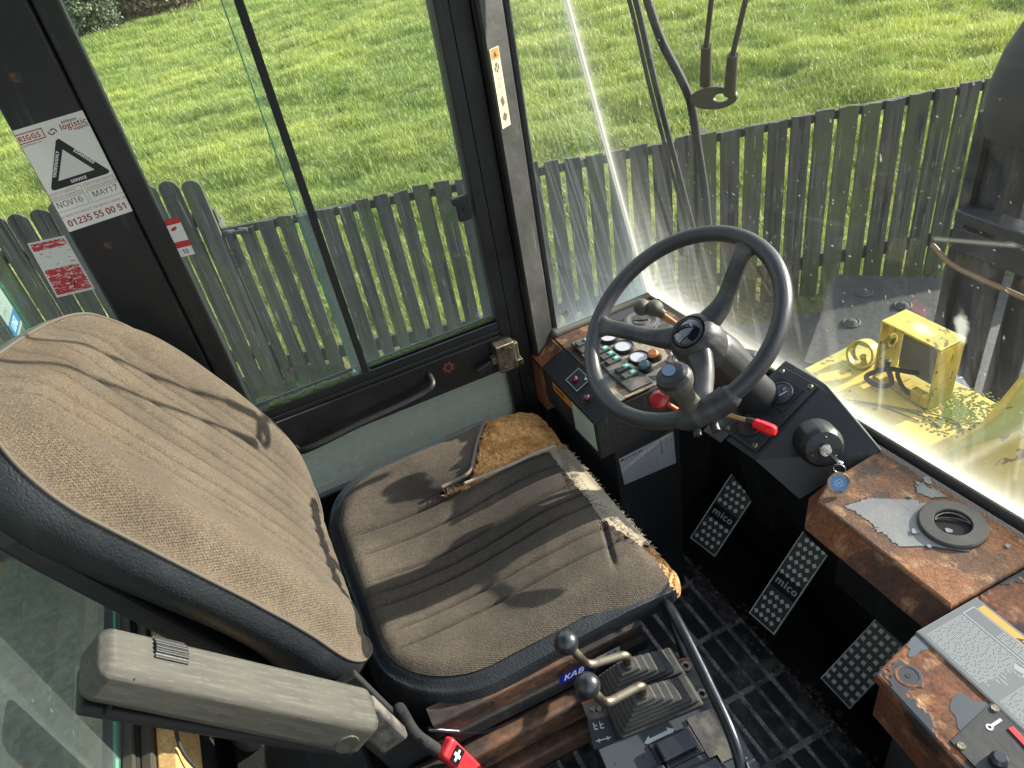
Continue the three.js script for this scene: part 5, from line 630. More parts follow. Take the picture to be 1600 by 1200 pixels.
{ // steering wheel
  const wc = V(0.551, 0.8155, -0.8085), n = V(-0.584, 0.811, 0.042).normalize();
  const e2 = V(0, 0, 1).addScaledVector(n, -n.z).normalize(), e1 = n.clone().cross(e2).multiplyScalar(-1);        // e1 points up and forward
  if (e1.y < 0) e1.negate();
  const R = 0.1615, pt = (a, r, h) => wc.clone().addScaledVector(e1, Math.cos(a) * r).addScaledVector(e2, Math.sin(a) * r).addScaledVector(n, h);
  const t = thing('steering_wheel', 'black three spoke steering wheel with a spinner knob on its lower rim', 'steering wheel', [wc.x, wc.y, wc.z]);
  const ring = new THREE.TorusGeometry(R, 0.0128, 24, 140); muvc(ring, 0.03, 0.1); part('rim', frame(ring, wc, e1, e2, e1.clone().cross(e2)), M.wheel, t);
  const loft = (path, w, th) => { const g = new THREE.BufferGeometry(), p = [], ix = [], uv = [], S = 20, N = path.length; for (let i = 0; i < N; i++) { const d = path[Math.min(N - 1, i + 1)].clone().sub(path[Math.max(0, i - 1)]).normalize(), s = d.clone().cross(n).normalize(), u = s.clone().cross(d).normalize(); for (let k = 0; k <= S; k++) { const a = k / S * 6.2832, c = Math.cos(a), q = Math.sin(a), X = Math.sign(c) * Math.pow(Math.abs(c), 0.7) * w[i], Y = Math.sign(q) * Math.pow(Math.abs(q), 0.8) * th[i]; const v = path[i].clone().addScaledVector(s, X).addScaledVector(u, Y); p.push(v.x, v.y, v.z); uv.push(i * 0.02, k * 0.004); if (i < N - 1 && k < S) { const o = i * (S + 1) + k; ix.push(o, o + 1, o + S + 1, o + 1, o + S + 2, o + S + 1); } } } g.setAttribute('position', new THREE.Float32BufferAttribute(p, 3)); g.setAttribute('uv', new THREE.Float32BufferAttribute(uv, 2)); g.setIndex(ix); g.computeVertexNormals(); return g; };
  for (const a of [0.0, 2.06, -2.12]) { const path = [], w = [], th = []; for (let k = 0; k <= 16; k++) { const u = k / 16; path.push(pt(a, mix(0.02, R - 0.002, u), -0.048 + 0.048 * sst(0.25, 1.0, u) * 0.98)); w.push(mix(0.021, 0.0135, sst(0.0, 0.5, u)) + 0.012 * Math.pow(sst(0.8, 1, u), 2)); th.push(mix(0.014, 0.0095, u)); } part('spoke', loft(path, w, th), M.wheel, t); }
  const hub = part('hub', lathe([[0.03, -0.095], [0.04, -0.085], [0.0435, -0.064], [0.0425, -0.05], [0.039, -0.038], [0.0335, -0.03], [0.029, -0.027], [0.0275, -0.0295], [0.0275, -0.033], [0, -0.033]], wc, n, 48), M.wheel, t);
  const hc = new THREE.CircleGeometry(0.022, 40); part('horn_button', [lathe([[0.0265, -0.031], [0.0255, -0.0265], [0.022, -0.025]], wc, n, 48)], M.plastic, hub); part('horn_cap', frame(new THREE.SphereGeometry(0.06, 32, 12, 0, 6.2832, 0, 0.378).rotateX(Math.PI / 2).translate(0, 0, -0.0558), wc.clone().addScaledVector(n, -0.0255), e2.clone().multiplyScalar(1), e2.clone().cross(n).multiplyScalar(-1), n), phys({ color: 0x131a24, roughness: 0.08, clearcoat: 1 }), hub, 'glossy dark horn cap'); 
  part('horn_mark', frame(new THREE.PlaneGeometry(0.012, 0.005), wc.clone().addScaledVector(n, -0.0208).addScaledVector(e1, 0.011).addScaledVector(e2, 0.001), e2, e1, e2.clone().cross(e1)), std({ color: 0xb9c2cc, roughness: 0.4, side: THREE.DoubleSide, alphaMap: canvasTex(128, 64, (x) => { x.fillStyle = '#000'; x.fillRect(0, 0, 128, 64); x.strokeStyle = '#fff'; x.lineWidth = 12; x.beginPath(); x.moveTo(16, 20); x.lineTo(60, 16); x.lineTo(48, 46); x.lineTo(110, 36); x.stroke(); }), transparent: true }), hub);
  // clamp and spinner knob
  const arc = (a0, a1, r, k) => { const p = []; for (let i = 0; i <= 20; i++) p.push(pt(mix(a0, a1, i / 20), R, -0.002)); return loft(p, Array(21).fill(r), Array(21).fill(r * 1.05)); };
  const ka = 2.1; part('clamp', [arc(ka - 0.27, ka + 0.17, 0.0178), sph(pt(ka - 0.27, R, -0.002), 0.0172, 1, 16), sph(pt(ka + 0.17, R, -0.002), 0.0172, 1, 16), cyl(pt(ka - 0.05, R + 0.014, -0.012), pt(ka - 0.05, R + 0.03, -0.014), 0.006), cyl(pt(ka + 0.1, R + 0.014, -0.012), pt(ka + 0.1, R + 0.026, -0.014), 0.006)], M.wheel, t);
  const kb = pt(ka + 0.06, R - 0.01, 0.008), kd = n.clone().add(V(0.02, 0.55, -0.12)).normalize();
  const kn = part('spinner_knob', lathe([[0.0, 0], [0.017, 0], [0.0162, 0.008], [0.0142, 0.02], [0.015, 0.031], [0.019, 0.044], [0.0235, 0.053], [0.0255, 0.061], [0.0252, 0.067]], kb, kd, 48), M.ballDull, t, 'flared spinner knob');
  part('knob_cap', lathe([[0.0253, 0.067], [0.023, 0.073], [0.0175, 0.077], [0.0, 0.0795]], kb, kd, 48), M.plastic, kn); part('cap_disc', frame(new THREE.CircleGeometry(0.011, 30).scale(1, 0.8, 1), kb.clone().addScaledVector(kd, 0.0798).addScaledVector(e2, -0.003), e2, kd.clone().cross(e2), kd), phys({ color: 0x4a5f75, roughness: 0.15, clearcoat: 1 }), kn);
}
{ // right instrument box with the fuel gauge and ignition
  const t = thing('gauge_box', 'black angular gauge box right of the steering column with ignition housing', 'instrument box', [0.72, 0.5, -0.72]);
  const a = V(0.801, 0.6285, -0.835), b = V(0.797, 0.624, -0.741), c = V(0.638, 0.5465, -0.725), d = V(0.63, 0.5425, -0.835), e = V(0.669, 0.5, -0.65), f = V(0.792, 0.574, -0.612), g2 = V(0.8, 0.52, -0.835), h = V(0.7, 0.53, -0.835), i2 = V(0.8, 0.5, -0.62);
  const tri = (...q) => { const p = [], k = q.length / 3; for (const w of q) p.push(w.x, w.y, w.z); const g = new THREE.BufferGeometry(); g.setAttribute('position', new THREE.Float32BufferAttribute(p, 3)); g.computeVertexNormals(); return muv(g); };
  part('housing', tri(a, b, d, b, c, d, b, f, c, f, e, c, d, c, h, c, e, h, f, i2, e, e, i2, h, a, d, g2, d, h, g2, a, g2, b, b, g2, f, g2, i2, f, h, i2, g2), phys({ map: blackMap, color: new THREE.Color(0.8, 0.8, 0.8), roughness: 0.5, side: THREE.DoubleSide, bumpMap: nTex, bumpScale: 0.0008 }), t);
  part('edge_strip', [cyl(b, f, 0.0018)], std({ color: 0x8d8a80, roughness: 0.5, metalness: 0.3 }), t);
  const X = b.clone().sub(c).normalize(), Zb0 = V(0, 0, 1), Y = Zb0.clone().cross(X).normalize(), Zb = X.clone().cross(Y), on = (u, w, hh = 0) => c.clone().lerp(d, 0).addScaledVector(X, u).addScaledVector(Zb, w).addScaledVector(Y, hh);   // u forward, w to the right (from corner c)
  const fp = part('face_plate', frame(lbox(0.158, 0.004, 0.083, 0.0015), on(0.09, -0.05, 0.003), X, Y, Zb), M.black, t);
  part('side_plate', frame(lbox(0.06, 0.003, 0.045, 0.001), on(0.02, -0.096, 0.0025), X, Y, Zb), M.dustyPlastic, t);
  for (const [u, w] of [[0.02, -0.018], [0.02, -0.082], [0.16, -0.018], [0.16, -0.082]]) { const p = on(u, w, 0.005), s = part('screw', lathe([[0, 0.0022], [0.0035, 0.002], [0.0052, 0]], p, Y, 20), M.steel, t); part('slot', frame(lbox(0.0045, 0.0008, 0.001, 0.0002), p.clone().addScaledVector(Y, 0.0022), X, Y, Zb), M.rubber, s); }
  for (const [u, k] of [[0.122, 0], [0.046, 1]]) { const p = on(u, -0.05, 0.005); part('gauge_surround', frame(lbox(0.054, 0.0025, 0.056, 0.001), p.clone().addScaledVector(Y, 0.0008), X, Y, Zb), M.dark, t); const gz = part('gauge', lathe([[0.0215, 0.002], [0.0225, 0.0055], [0.0205, 0.0065], [0.0195, 0.004]], p, Y, 40), M.plastic, t); if (!k) part('gauge_face', frame(new THREE.CircleGeometry(0.0198, 40), p.clone().addScaledVector(Y, 0.0045), Zb.clone(), X.clone(), Y.clone()), decal(T.gauge, 0.25, { side: THREE.DoubleSide }), gz, 'black fuel gauge with white needle'); else part('blank_face', frame(new THREE.CircleGeometry(0.0198, 40), p.clone().addScaledVector(Y, 0.0045), Zb.clone(), X.clone(), Y.clone()), std({ color: 0x2a1f22, roughness: 0.3, side: THREE.DoubleSide }), gz); }
  const fn = b.clone().sub(c).cross(e.clone().sub(c)).normalize(); if (fn.y < 0) fn.negate(); const ax = fn.clone().add(V(-0.2, -0.3, 0.45)).normalize(), ic = V(0.724, 0.578, -0.676);
  part('ignition_housing', lathe([[0.036, -0.02], [0.036, 0.012], [0.034, 0.022], [0.029, 0.029], [0.022, 0.031], [0, 0.031]], ic, ax, 48), M.plastic, t, 'round black ignition housing');
  part('ignition_barrel', lathe([[0.0, 0.038], [0.004, 0.039], [0.009, 0.0385], [0.0105, 0.035], [0.0115, 0.03]], ic, ax, 28), M.chrome, t); const rv = ax.clone().cross(V(0, 1, 0)).normalize(), rw = ax.clone().cross(rv); for (const q of [0.4, 2.5, 4.6]) part('rivet', sph(ic.clone().addScaledVector(ax, 0.031).addScaledVector(rv, 0.021 * Math.cos(q)).addScaledVector(rw, 0.021 * Math.sin(q)), 0.0022, 1, 10), M.steel, t);
  const k = thing('key_ring', 'ignition key with a split ring and round blue fob', 'key', [0.705, 0.62, -0.64]); const k0 = ic.clone().addScaledVector(ax, 0.037), k1 = V(0.683, 0.62, -0.592);
  part('key', [frame(lbox(0.007, k0.distanceTo(k1), 0.0022, 0.0008), k0.clone().lerp(k1, 0.5), rv, k1.clone().sub(k0).normalize(), rv.clone().cross(k1.clone().sub(k0).normalize())), sph(k1, 0.0048, [1, 0.6, 1], 14)], M.chrome, k);
  const rg = new THREE.TorusGeometry(0.0085, 0.0009, 8, 30); part('split_ring', frame(rg, k1.clone().add(V(-0.003, -0.008, 0.003)), V(0.6, 0, 0.8), V(0, 1, 0), V(-0.8, 0, 0.6)), M.chrome, k);
  const fb = k1.clone().add(V(-0.006, -0.0325, 0.008)), fz = V(-0.45, 0.55, 0.7).normalize(), fxx = V(0.8, 0, 0.52).normalize(); part('fob', lathe([[0.0125, -0.0018], [0.0165, -0.0015], [0.0172, 0], [0.0165, 0.0018], [0.0125, 0.002], [0.0122, 0.001], [0, 0.001], [0, -0.0015]], fb, fz, 36), M.steel, k); part('fob_face', frame(new THREE.CircleGeometry(0.0122, 30), fb.clone().addScaledVector(fz, 0.0015), fxx, fz.clone().cross(fxx), fz), decal(canvasTex(128, 128, (x) => { x.fillStyle = '#5f86b4'; x.fillRect(0, 0, 128, 128); x.strokeStyle = '#8fb0d2'; x.lineWidth = 7; x.beginPath(); x.arc(64, 64, 30, 0, 7); x.moveTo(40, 80); x.lineTo(88, 48); x.moveTo(44, 46); x.lineTo(84, 84); x.stroke(); }), 0.2, { side: THREE.DoubleSide }), k);
}
// ---------------------------------------------------------------- rusty heater box and right switch box
{
  const t = thing('heater_box', 'rusty brown heater box below the windscreen with a round air outlet', 'heater box', [0.7, 0.3, -0.4]);
  const poly = [[0.637, -0.585], [0.68, -0.607], [0.795, -0.617], [0.815, -0.354], [0.645, -0.356]];
  const patch = (x, z) => { const e = 0.014 * (wn(x * 60, z * 60, 601) - 0.5) + 0.007 * (wn(x * 300, z * 300, 602, 2) - 0.5); return inPoly([[0.662, -0.556], [0.7, -0.551], [0.728, -0.53], [0.752, -0.512], [0.795, -0.43], [0.735, -0.405], [0.70, -0.44], [0.667, -0.46], [0.668, -0.5]], x + e, z + e * 0.7) || inPoly([[0.77, -0.52], [0.79, -0.535], [0.795, -0.49], [0.775, -0.5]], x + e, z + e); };
  const hm = tex(1024, (u, v) => { const x = 0.6 + 0.24 * u, z = -0.64 + 0.3 * v; const n = fbm(u, v, 4, 6, 611), f = fbm(u, v, 14, 5, 612), g = fbm(u, v, 6, 5, 613), q = fbm(u, v, 150, 2, 614); let c = mulc(mulc(mixc(rustC(n, f, g), hex(0xb09070), 0.3), 0.82), 0.72 + 0.5 * q); if (patch(x, z)) c = mulc(mixc([0.42, 0.43, 0.43], [0.52, 0.51, 0.49], fbm(u, v, 9, 5, 615)), 0.92 + 0.16 * q); else if (patch(x + 0.0022, z + 0.002) || patch(x + 0.002, z - 0.002)) c = [0.14, 0.1, 0.08]; return c; });
  const hb = tex(1024, (u, v) => { const x = 0.6 + 0.24 * u, z = -0.64 + 0.3 * v; return patch(x, z) ? 0.8 + 0.03 * fbm(u, v, 9, 4, 616) : 0.15 + 0.55 * fbm(u, v, 40, 5, 617); }, { srgb: false });
  const hu = g => { const p = g.attributes.position, uv = g.attributes.uv; for (let i = 0; i < p.count; i++) uv.setXY(i, (p.getX(i) - 0.6) / 0.24, (p.getZ(i) + 0.64) / 0.3 + (0.57 - p.getY(i)) * 1.5); return g; };
  const m = std({ map: hm, bumpMap: hb, bumpScale: 0.0016, roughness: 0.85 });
  part('top_panel', hu(prismY(poly, 0.556, 0.57, 0.004)), m, t, 'rusted top with flaking grey paint');
  const strip = (p0, p1, q0, q1) => hu(muv((() => { const g = new THREE.BufferGeometry(); const a = [...p0, ...p1, ...q1, ...p0, ...q1, ...q0]; g.setAttribute('position', new THREE.Float32BufferAttribute(a, 3)); g.computeVertexNormals(); return g; })()));
  const fm = std({ map: rustMap, color: new THREE.Color(0.42, 0.4, 0.39), bumpMap: rustBump, bumpScale: 0.002, roughness: 0.75, side: THREE.DoubleSide });
  const st2 = (a, b, c, d) => muv((() => { const g = new THREE.BufferGeometry(); g.setAttribute('position', new THREE.Float32BufferAttribute([...a, ...b, ...c, ...a, ...c, ...d], 3)); g.computeVertexNormals(); return g; })());
  const T0 = [0.6385, 0.5655, -0.585], T1 = [0.6465, 0.5655, -0.356], B0 = [0.611, 0.531, -0.578], B1 = [0.618, 0.531, -0.356], S0 = [0.6815, 0.5655, -0.6085], S1 = [0.66, 0.531, -0.622], E0 = [0.796, 0.5655, -0.6185], E1 = [0.796, 0.531, -0.633], D0 = [0.625, 0.5, -0.575], D1 = [0.632, 0.5, -0.356];
  part('front_panel', [st2(T0, T1, B1, B0), st2(S0, T0, B0, S1), st2(E0, S0, S1, E1)], fm, t, 'rusted front edge');
  part('case', prismY([[0.72, -0.6], [0.79, -0.605], [0.82, -0.36], [0.72, -0.36]], 0.3, 0.552, 0.003), M.dark, t);
  const vo = V(0.756, 0.5705, -0.449), v = part('air_outlet', lathe([[0.024, -0.012], [0.0243, 0.0055], [0.0255, 0.007], [0.0425, 0.006], [0.0445, 0.004], [0.045, 0]], vo, [0, 1, 0], 56), std({ color: 0x3c3a34, roughness: 0.6, bumpMap: nTex, bumpScale: 0.0008 }), t, 'black round air outlet');
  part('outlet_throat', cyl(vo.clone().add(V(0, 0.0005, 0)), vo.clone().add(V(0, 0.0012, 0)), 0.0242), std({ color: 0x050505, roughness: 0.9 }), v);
  const lv = (r0, r1, sx) => { const g = new THREE.TorusGeometry(0.0225, 0.0013, 8, 40, Math.PI * 0.9).rotateZ(-Math.PI * 0.45).scale(sx, 1, 1).rotateX(-Math.PI / 2).rotateY(0.8).translate(vo.x, vo.y + 0.004, vo.z); return g; };
  part('louvre', lv(0, 0, 0.42), M.grip, v); part('louvre', lv(0, 0, 0.85), M.grip, v);
  const fl = []; for (let k = 0; k < 9; k++) { const s = []; const r = rr(0.003, 0.008); for (let i = 0; i < 7; i++) s.push([Math.cos(i * 0.9) * r * rr(0.5, 1), Math.sin(i * 0.9) * r * rr(0.5, 1)]); fl.push(prism(s, 0.0009, 0).rotateX(-Math.PI / 2).rotateZ(rr(-0.15, 0.15)).rotateY(rr(0, 6)).translate(k < 5 ? rr(0.77, 0.8) : rr(0.68, 0.78), 0.5715, k < 5 ? rr(-0.54, -0.38) : rr(-0.58, -0.36))); } part('paint_flake', fl, std({ color: 0x77797a, roughness: 0.7 }), t).userData.kind = 'stuff';
  // switch box
  const s = thing('switch_box', 'rusty switch box in the lower right corner with a grey warning plate', 'switch box', [0.6, 0.3, -0.2]);
  part('top_panel', prismY([[0.497, -0.336], [0.588, -0.3545], [0.815, -0.3525], [0.83, 0.1], [0.47, 0.1]], 0.548, 0.565, 0.004), M.rust, s, 'rusted top plate');
  part('front_panel', [prismY([[0.5035, -0.331], [0.81, -0.345], [0.82, 0.09], [0.477, 0.09]], 0.47, 0.5475, 0.003)], std({ map: rustMap, color: new THREE.Color(0.3, 0.27, 0.26), bumpMap: rustBump, bumpScale: 0.002, roughness: 0.8 }), s);
  part('case', prismY([[0.54, -0.32], [0.8, -0.34], [0.81, 0.08], [0.53, 0.08]], 0.02, 0.469, 0.003), M.dark, s);
  part('warning_plate', [quad([0.5835, 0.566, -0.3515], [0.578, 0.566, -0.15], [0.6825, 0.566, -0.15], [0.683, 0.566, -0.35], 0.0018)], decal(T.warning, 0.5), s, 'scuffed grey warning plate with yellow band');
  part('plate_rim', prismY([[0.582, -0.3525], [0.684, -0.351], [0.684, -0.148], [0.576, -0.148]], 0.5645, 0.5672, 0.0008), std({ color: 0x8f8f87, roughness: 0.6 }), s);
  part('paint_patch', prismY((() => { const a = []; for (let k = 0; k < 26; k++) { const q = k / 26 * 6.283, r = 0.016 + 0.004 * Math.sin(q * 3) + 0.003 * Math.sin(q * 5 + 1); a.push([0.57 + r * 1.1 * Math.cos(q), -0.338 + r * 0.6 * Math.sin(q)]); } return a; })(), 0.565, 0.5655, 0), std({ color: 0x3f4850, roughness: 0.6 }), s);
  part('control_plate', prismY([[0.503, -0.236], [0.586, -0.246], [0.585, 0.02], [0.494, 0.02]], 0.565, 0.5668, 0.0006), M.black, s);
  part('paint_patch', prismY((() => { const a = []; for (let k = 0; k < 26; k++) { const q = k / 26 * 6.283, r = 0.02 + 0.004 * Math.sin(q * 3) + 0.002 * Math.sin(q * 5 + 1); a.push([0.55 + r * 1.2 * Math.cos(q), -0.248 + r * Math.sin(q)]); } return a; })(), 0.565, 0.5654, 0), std({ color: 0x2f363d, roughness: 0.6 }), s);
  const dark = part('rust_pit', lathe([[0, 0.0006], [0.003, 0.0005], [0.0032, 0]], [0.528, 0.565, -0.315], [0, 1, 0], 12), M.rubber, s);
  part('rust_ring', lathe([[0.011, 0], [0.012, 0.0006], [0.015, 0.0006], [0.016, 0]], [0.528, 0.5649, -0.315], [0, 1, 0], 28), M.rustDark, s);
  part('control_knob', lathe([[0.0, 0.012], [0.006, 0.011], [0.009, 0.006], [0.0095, 0]], [0.527, 0.5668, -0.196], [0, 1, 0], 24), M.ball, s);
  part('red_stripe', [frame(lbox(0.007, 0.0012, 0.075, 0.0004), [0.565, 0.5676, -0.178], [1, 0, 0.12], [0, 1, 0], [-0.12, 0, 1])], M.red, s);
  part('symbol', [frame(lbox(0.015, 0.0006, 0.003, 0.0002), [0.562, 0.5672, -0.226], [1, 0, 0], [0, 1, 0], [0, 0, 1]), lathe([[0.002, 0], [0.002, 0.0006], [0.0038, 0.0006], [0.0038, 0]], [0.5515, 0.5668, -0.226], [0, 1, 0], 16)], M.white, s, 'white key symbol');
  part('screw', lathe([[0, 0.002], [0.004, 0.0018], [0.005, 0]], [0.575, 0.5668, -0.238], [0, 1, 0], 16), M.steel, s); part('screw', lathe([[0, 0.002], [0.004, 0.0018], [0.005, 0]], [0.508, 0.5668, -0.226], [0, 1, 0], 16), M.steel, s);
}
// ---------------------------------------------------------------- pedals
function pedal(label, bl, br, tr, tl, kind) { // corners, bottom left to top left (seen by the driver)
  const a = V(...bl), b = V(...br), c = V(...tr), d = V(...tl), mid = a.clone().add(b).add(c).add(d).multiplyScalar(0.25), t = thing('pedal', label, 'pedal', [mid.x, 0, mid.z], 'foot pedals');
  const Y = c.clone().add(d).sub(a).sub(b).normalize(); let X = b.clone().sub(a).add(c).sub(d).normalize(); const N = X.clone().cross(Y).normalize(); X = Y.clone().cross(N); const w = (a.distanceTo(b) + c.distanceTo(d)) / 2, h = (a.distanceTo(d) + b.distanceTo(c)) / 2;
  const plate = std({ color: 0x5a5c50, roughness: 0.45, metalness: 0.2, bumpMap: nTex, bumpScale: 0.0006 }), top = std({ map: tex(128, (u, v) => mulc([0.95, 0.98, 0.98], 0.7 + 0.6 * fbm(u, v, 6, 4, 701 + kind)), { rep: 6 }), metalness: 0.0, roughness: 0.4 });
  part('plate', frame(lbox(w, h, 0.008, 0.003), mid, X, Y, N), plate, t);
  const st = [], on = (u, v, g) => frame(g, mid.clone().addScaledVector(X, u).addScaledVector(Y, v).addScaledVector(N, 0.004), X, Y, N);
  const px = w / 5, py = 0.0165; for (let j = 0; j < h / py - 1; j++) for (let i = 0; i < 5; i++) { const v = -h / 2 + py * (j + 0.9), u = -w / 2 + px * (i + (kind === 2 ? 0.5 : j % 2 ? 0.25 : 0.75)); if (Math.abs(u) > w / 2 - 0.005) continue; if (kind < 2 && Math.abs(v + 0.012) < 0.017) continue; const g = new THREE.ConeGeometry(kind === 2 ? 0.0062 : 0.0064, 0.0035, 4, 1).rotateX(Math.PI / 2); if (kind === 2) g.rotateZ(Math.PI / 4); const c2 = new THREE.CylinderGeometry(0.0042, 0.0072, 0.0028, 4, 1).rotateX(Math.PI / 2); if (kind === 2) { c2.rotateZ(Math.PI / 4); c2.scale(1.0, 1.0, 0.8); } st.push(on(u, v, kind === 2 ? c2 : c2)); }
  const q = part('tread', st, top, t); q.userData.kind = 'stuff';
  part('edge', [on(w / 2 - 0.0015, 0, lbox(0.002, h * 0.99, 0.0025, 0.0008)), on(-w / 2 + 0.0015, 0, lbox(0.002, h * 0.99, 0.0025, 0.0008)), on(0, -h / 2 + 0.0015, lbox(w, 0.002, 0.0025, 0.0008))], top, t);
  if (kind < 2) { const P = (u, v) => mid.clone().addScaledVector(X, u).addScaledVector(Y, v).addScaledVector(N, 0.0042); part('lettering', quad(P(-0.03, -0.027), P(0.032, -0.027), P(0.032, 0.006), P(-0.03, 0.006), 0.0006), decal(T.mico, 0.45), t); }
  part('pivot', [cyl(a.clone().addScaledVector(N, -0.012), b.clone().addScaledVector(N, -0.012), 0.009)], M.dark, t); part('arm', [cyl(mid.clone().addScaledVector(N, -0.006), mid.clone().addScaledVector(N, -0.1).add(V(0.06, -0.02, 0)), 0.012)], M.dark, t);
}
pedal('leftmost metal foot pedal with raised lettering, under the steering column', [0.668, 0.085, -0.973], [0.7, 0.085, -0.9], [0.832, 0.22, -0.922], [0.813, 0.22, -0.985], 0);
pedal('middle metal foot pedal with half worn lettering, left of the heater box', [0.658, 0.085, -0.74], [0.668, 0.085, -0.68], [0.812, 0.235, -0.69], [0.808, 0.235, -0.765], 1);
pedal('rightmost foot pedal with square studs and no lettering, below the switch box', [0.682, 0.07, -0.565], [0.688, 0.07, -0.495], [0.835, 0.2, -0.49], [0.83, 0.2, -0.565], 2);
// ---------------------------------------------------------------- floor mat
{
  const t = thing('floor_mat', 'dusty black ribbed rubber floor mat in front of the seat', 'floor mat', [0.5, 0, -0.7]);
  part('base', box(0.05, 0.86, -0.004, 0.003, -1.1, -0.1, 0.001), M.matDust, t);
  for (let i = 0; i < 15; i++) for (let j = 0; j < 7; j++) { const x = 0.1 + i * 0.0385 - 0.02 * 0, z = -1.05 + j * 0.137; if (x > 0.66) continue; part('rib', box(x, x + 0.0285 + rr(-0.001, 0.001), 0.0025, 0.009, z, z + 0.124, 0.002), M.mat, t); }
  part('flat_sheet', box(0.675, 0.86, 0.0025, 0.006, -1.1, -0.1, 0.001), M.dark, t);
  const gr = [], m = [std({ color: 0x4a463e, roughness: 0.95 })]; for (let k = 0; k < 420; k++) { const z = rr(-0.95, -0.42), x = 0.668 + 0.03 * (rnd() + rnd() - 1) + 0.01 * Math.sin(z * 30), s = Math.pow(rnd(), 4) * 0.006 + 0.0012, g = new THREE.IcosahedronGeometry(s, 0); g.scale(rr(0.7, 1.4), rr(0.4, 0.9), rr(0.7, 1.4)); g.rotateY(rnd() * 6); g.translate(x, 0.008, z); gr.push(g); }
  struct('grit', cat(gr), m[0], 'stuff');
}
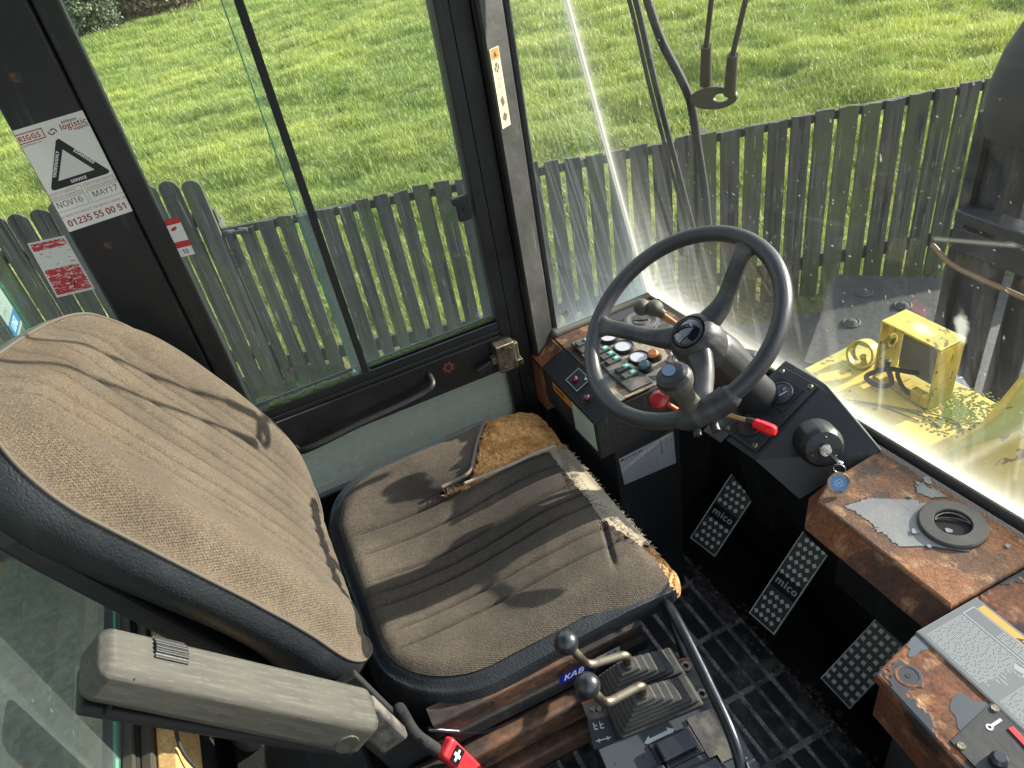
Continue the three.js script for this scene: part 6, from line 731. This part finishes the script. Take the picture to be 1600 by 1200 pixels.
// ---------------------------------------------------------------- lever console and grab rail
{
  const CY = 0.44, t = thing('lever_console', 'grey hydraulic lever console beside the seat with rubber gaiters and arrow marked switches', 'control console', [0.27, 0.1, -0.46]);
  part('base_plate', prismY([[0.19, -0.552], [0.218, -0.545], [0.352, -0.537], [0.368, -0.532], [0.345, -0.33], [0.16, -0.35]], CY - 0.004, CY, 0.001), M.dustyPlastic, t);
  part('edge_trim', [tube([[0.216, CY, -0.546], [0.35, CY, -0.538], [0.368, CY, -0.532], [0.354, CY, -0.46]], 0.002, false, 40, 6), cyl([0.19, CY, -0.552], [0.21, CY, -0.5475], 0.002)], std({ color: 0x8a4f30, roughness: 0.8 }), t);
  part('case', prismY([[0.195, -0.545], [0.36, -0.528], [0.34, -0.1], [0.16, -0.1]], 0.05, CY - 0.005, 0.003), M.dark, t);
  part('marking_plate', quad([0.172, CY, -0.484], [0.206, CY, -0.476], [0.215, CY, -0.515], [0.184, CY, -0.525], 0.0015), decal(T.leverMark, 0.5), t);
  const sp = part('switch_panel', prismY([[0.174, -0.478], [0.359, -0.464], [0.333, -0.28], [0.16, -0.28]], CY, CY + 0.012, 0.002), M.plastic, t, 'blue-grey panel with white arrows');
  const SY = CY + 0.0125; part('arrow_print', quad([0.158, SY, -0.345], [0.337, SY, -0.33], [0.3565, SY, -0.461], [0.1755, SY, -0.475], 0.001), decal(T.switchPanel, 0.55), sp);
  const rb = (x, z, w, d, nm = 'rocker_switch') => { const ux = V(0.99, 0, 0.075), uz = V(-0.12, 0, 0.99); part('switch_frame', frame(lbox(w + 0.012, 0.004, d + 0.012, 0.0015), [x, SY + 0.002, z], ux, [0, 1, 0], ux.clone().cross(V(0, 1, 0))), M.plastic, sp); part(nm, frame(lbox(w, 0.014, d, 0.0035), [x, SY + 0.007, z], ux, [0, 1, 0], ux.clone().cross(V(0, 1, 0))), M.blackSteel, sp); };
  rb(0.265, -0.426, 0.05, 0.028); rb(0.216, -0.4, 0.04, 0.03); rb(0.275, -0.375, 0.05, 0.03); part('blank_plate', frame(lbox(0.04, 0.003, 0.07, 0.001), [0.316, SY + 0.0025, -0.415], [0.99, 0, 0.1], [0, 1, 0], [-0.1, 0, 0.99]), M.dustyPlastic, sp);
  const gaiter = (x, z, lab) => { // stepped bellows, long in x
    const ls = [], U = V(0.985, 0, 0.12).normalize(), W = V(-0.12, 0, 0.985).normalize(); const box0 = [frame(lbox(0.125, 0.02, 0.05, 0.004), [x + 0.018, CY + 0.01, z], U, [0, 1, 0], W)];
    for (let k = 0; k < 6; k++) { const s = 1 - k * 0.145; ls.push(frame(lbox(0.116 * s, 0.0085, 0.044 * (1 - k * 0.1), 0.0038), [x + 0.018 - 0.018 * k / 5, CY + 0.024 + k * 0.0068, z], U, [0, 1, 0], W)); }
    const g = part('gaiter', [...box0, ...ls], M.gaiter, t, lab); part('boss', cyl([x, CY + 0.055, z], [x, CY + 0.068, z], 0.0095, 0.008), M.gaiter, g); part('fixing_tab', [lathe([[0.004, 0], [0.004, 0.003], [0.008, 0.003], [0.009, 0]], [x + 0.088, CY + 0.002, z + 0.012], [0, 1, 0], 16)], M.steel, g); };
  gaiter(0.262, -0.535, 'ribbed rubber gaiter of the rear lever'); gaiter(0.256, -0.488, 'ribbed rubber gaiter of the front lever');
  const lev = (p, nm) => { const l = part('lever', tube(p.map(q => V(...q)), 0.0062, false, 60, 12), M.steel, t, nm); const e = V(...p[p.length - 1]), pe = V(...p[p.length - 2]); part('knob', [sph(e.clone().lerp(pe, -0.2), 0.0165)], M.ball, l, 'black ball knob'); };
  lev([[0.262, CY + 0.06, -0.535], [0.264, CY + 0.088, -0.535], [0.205, CY + 0.1, -0.54], [0.188, CY + 0.145, -0.55]], 'rear bent steel lever'); lev([[0.256, CY + 0.06, -0.488], [0.258, CY + 0.088, -0.486], [0.198, CY + 0.098, -0.482], [0.183, CY + 0.14, -0.487]], 'front bent steel lever');
  for (const [x, z] of [[0.2, -0.536], [0.208, -0.531]]) part('bolt', lathe([[0, 0.003], [0.004, 0.003], [0.0055, 0]], [x, CY, z], [0, 1, 0], 12), M.steel, t);
  const r = thing('grab_rail', 'black steel grab rail running beside the lever console', 'rail', [0.36, 0.3, -0.5]);
  part('bar', tube([[0.39, 0.44, -0.632], [0.372, 0.485, -0.603], [0.366, 0.497, -0.575], [0.347, 0.487, -0.47], [0.328, 0.475, -0.385], [0.315, 0.45, -0.35], [0.3, 0.35, -0.33]], 0.008, true, 80, 14), M.blackSteel, r); part('post', cyl([0.376, 0.485, -0.607], [0.361, 0.42, -0.533], 0.0075), M.blackSteel, r);
}
renderer.render(scene, camera);
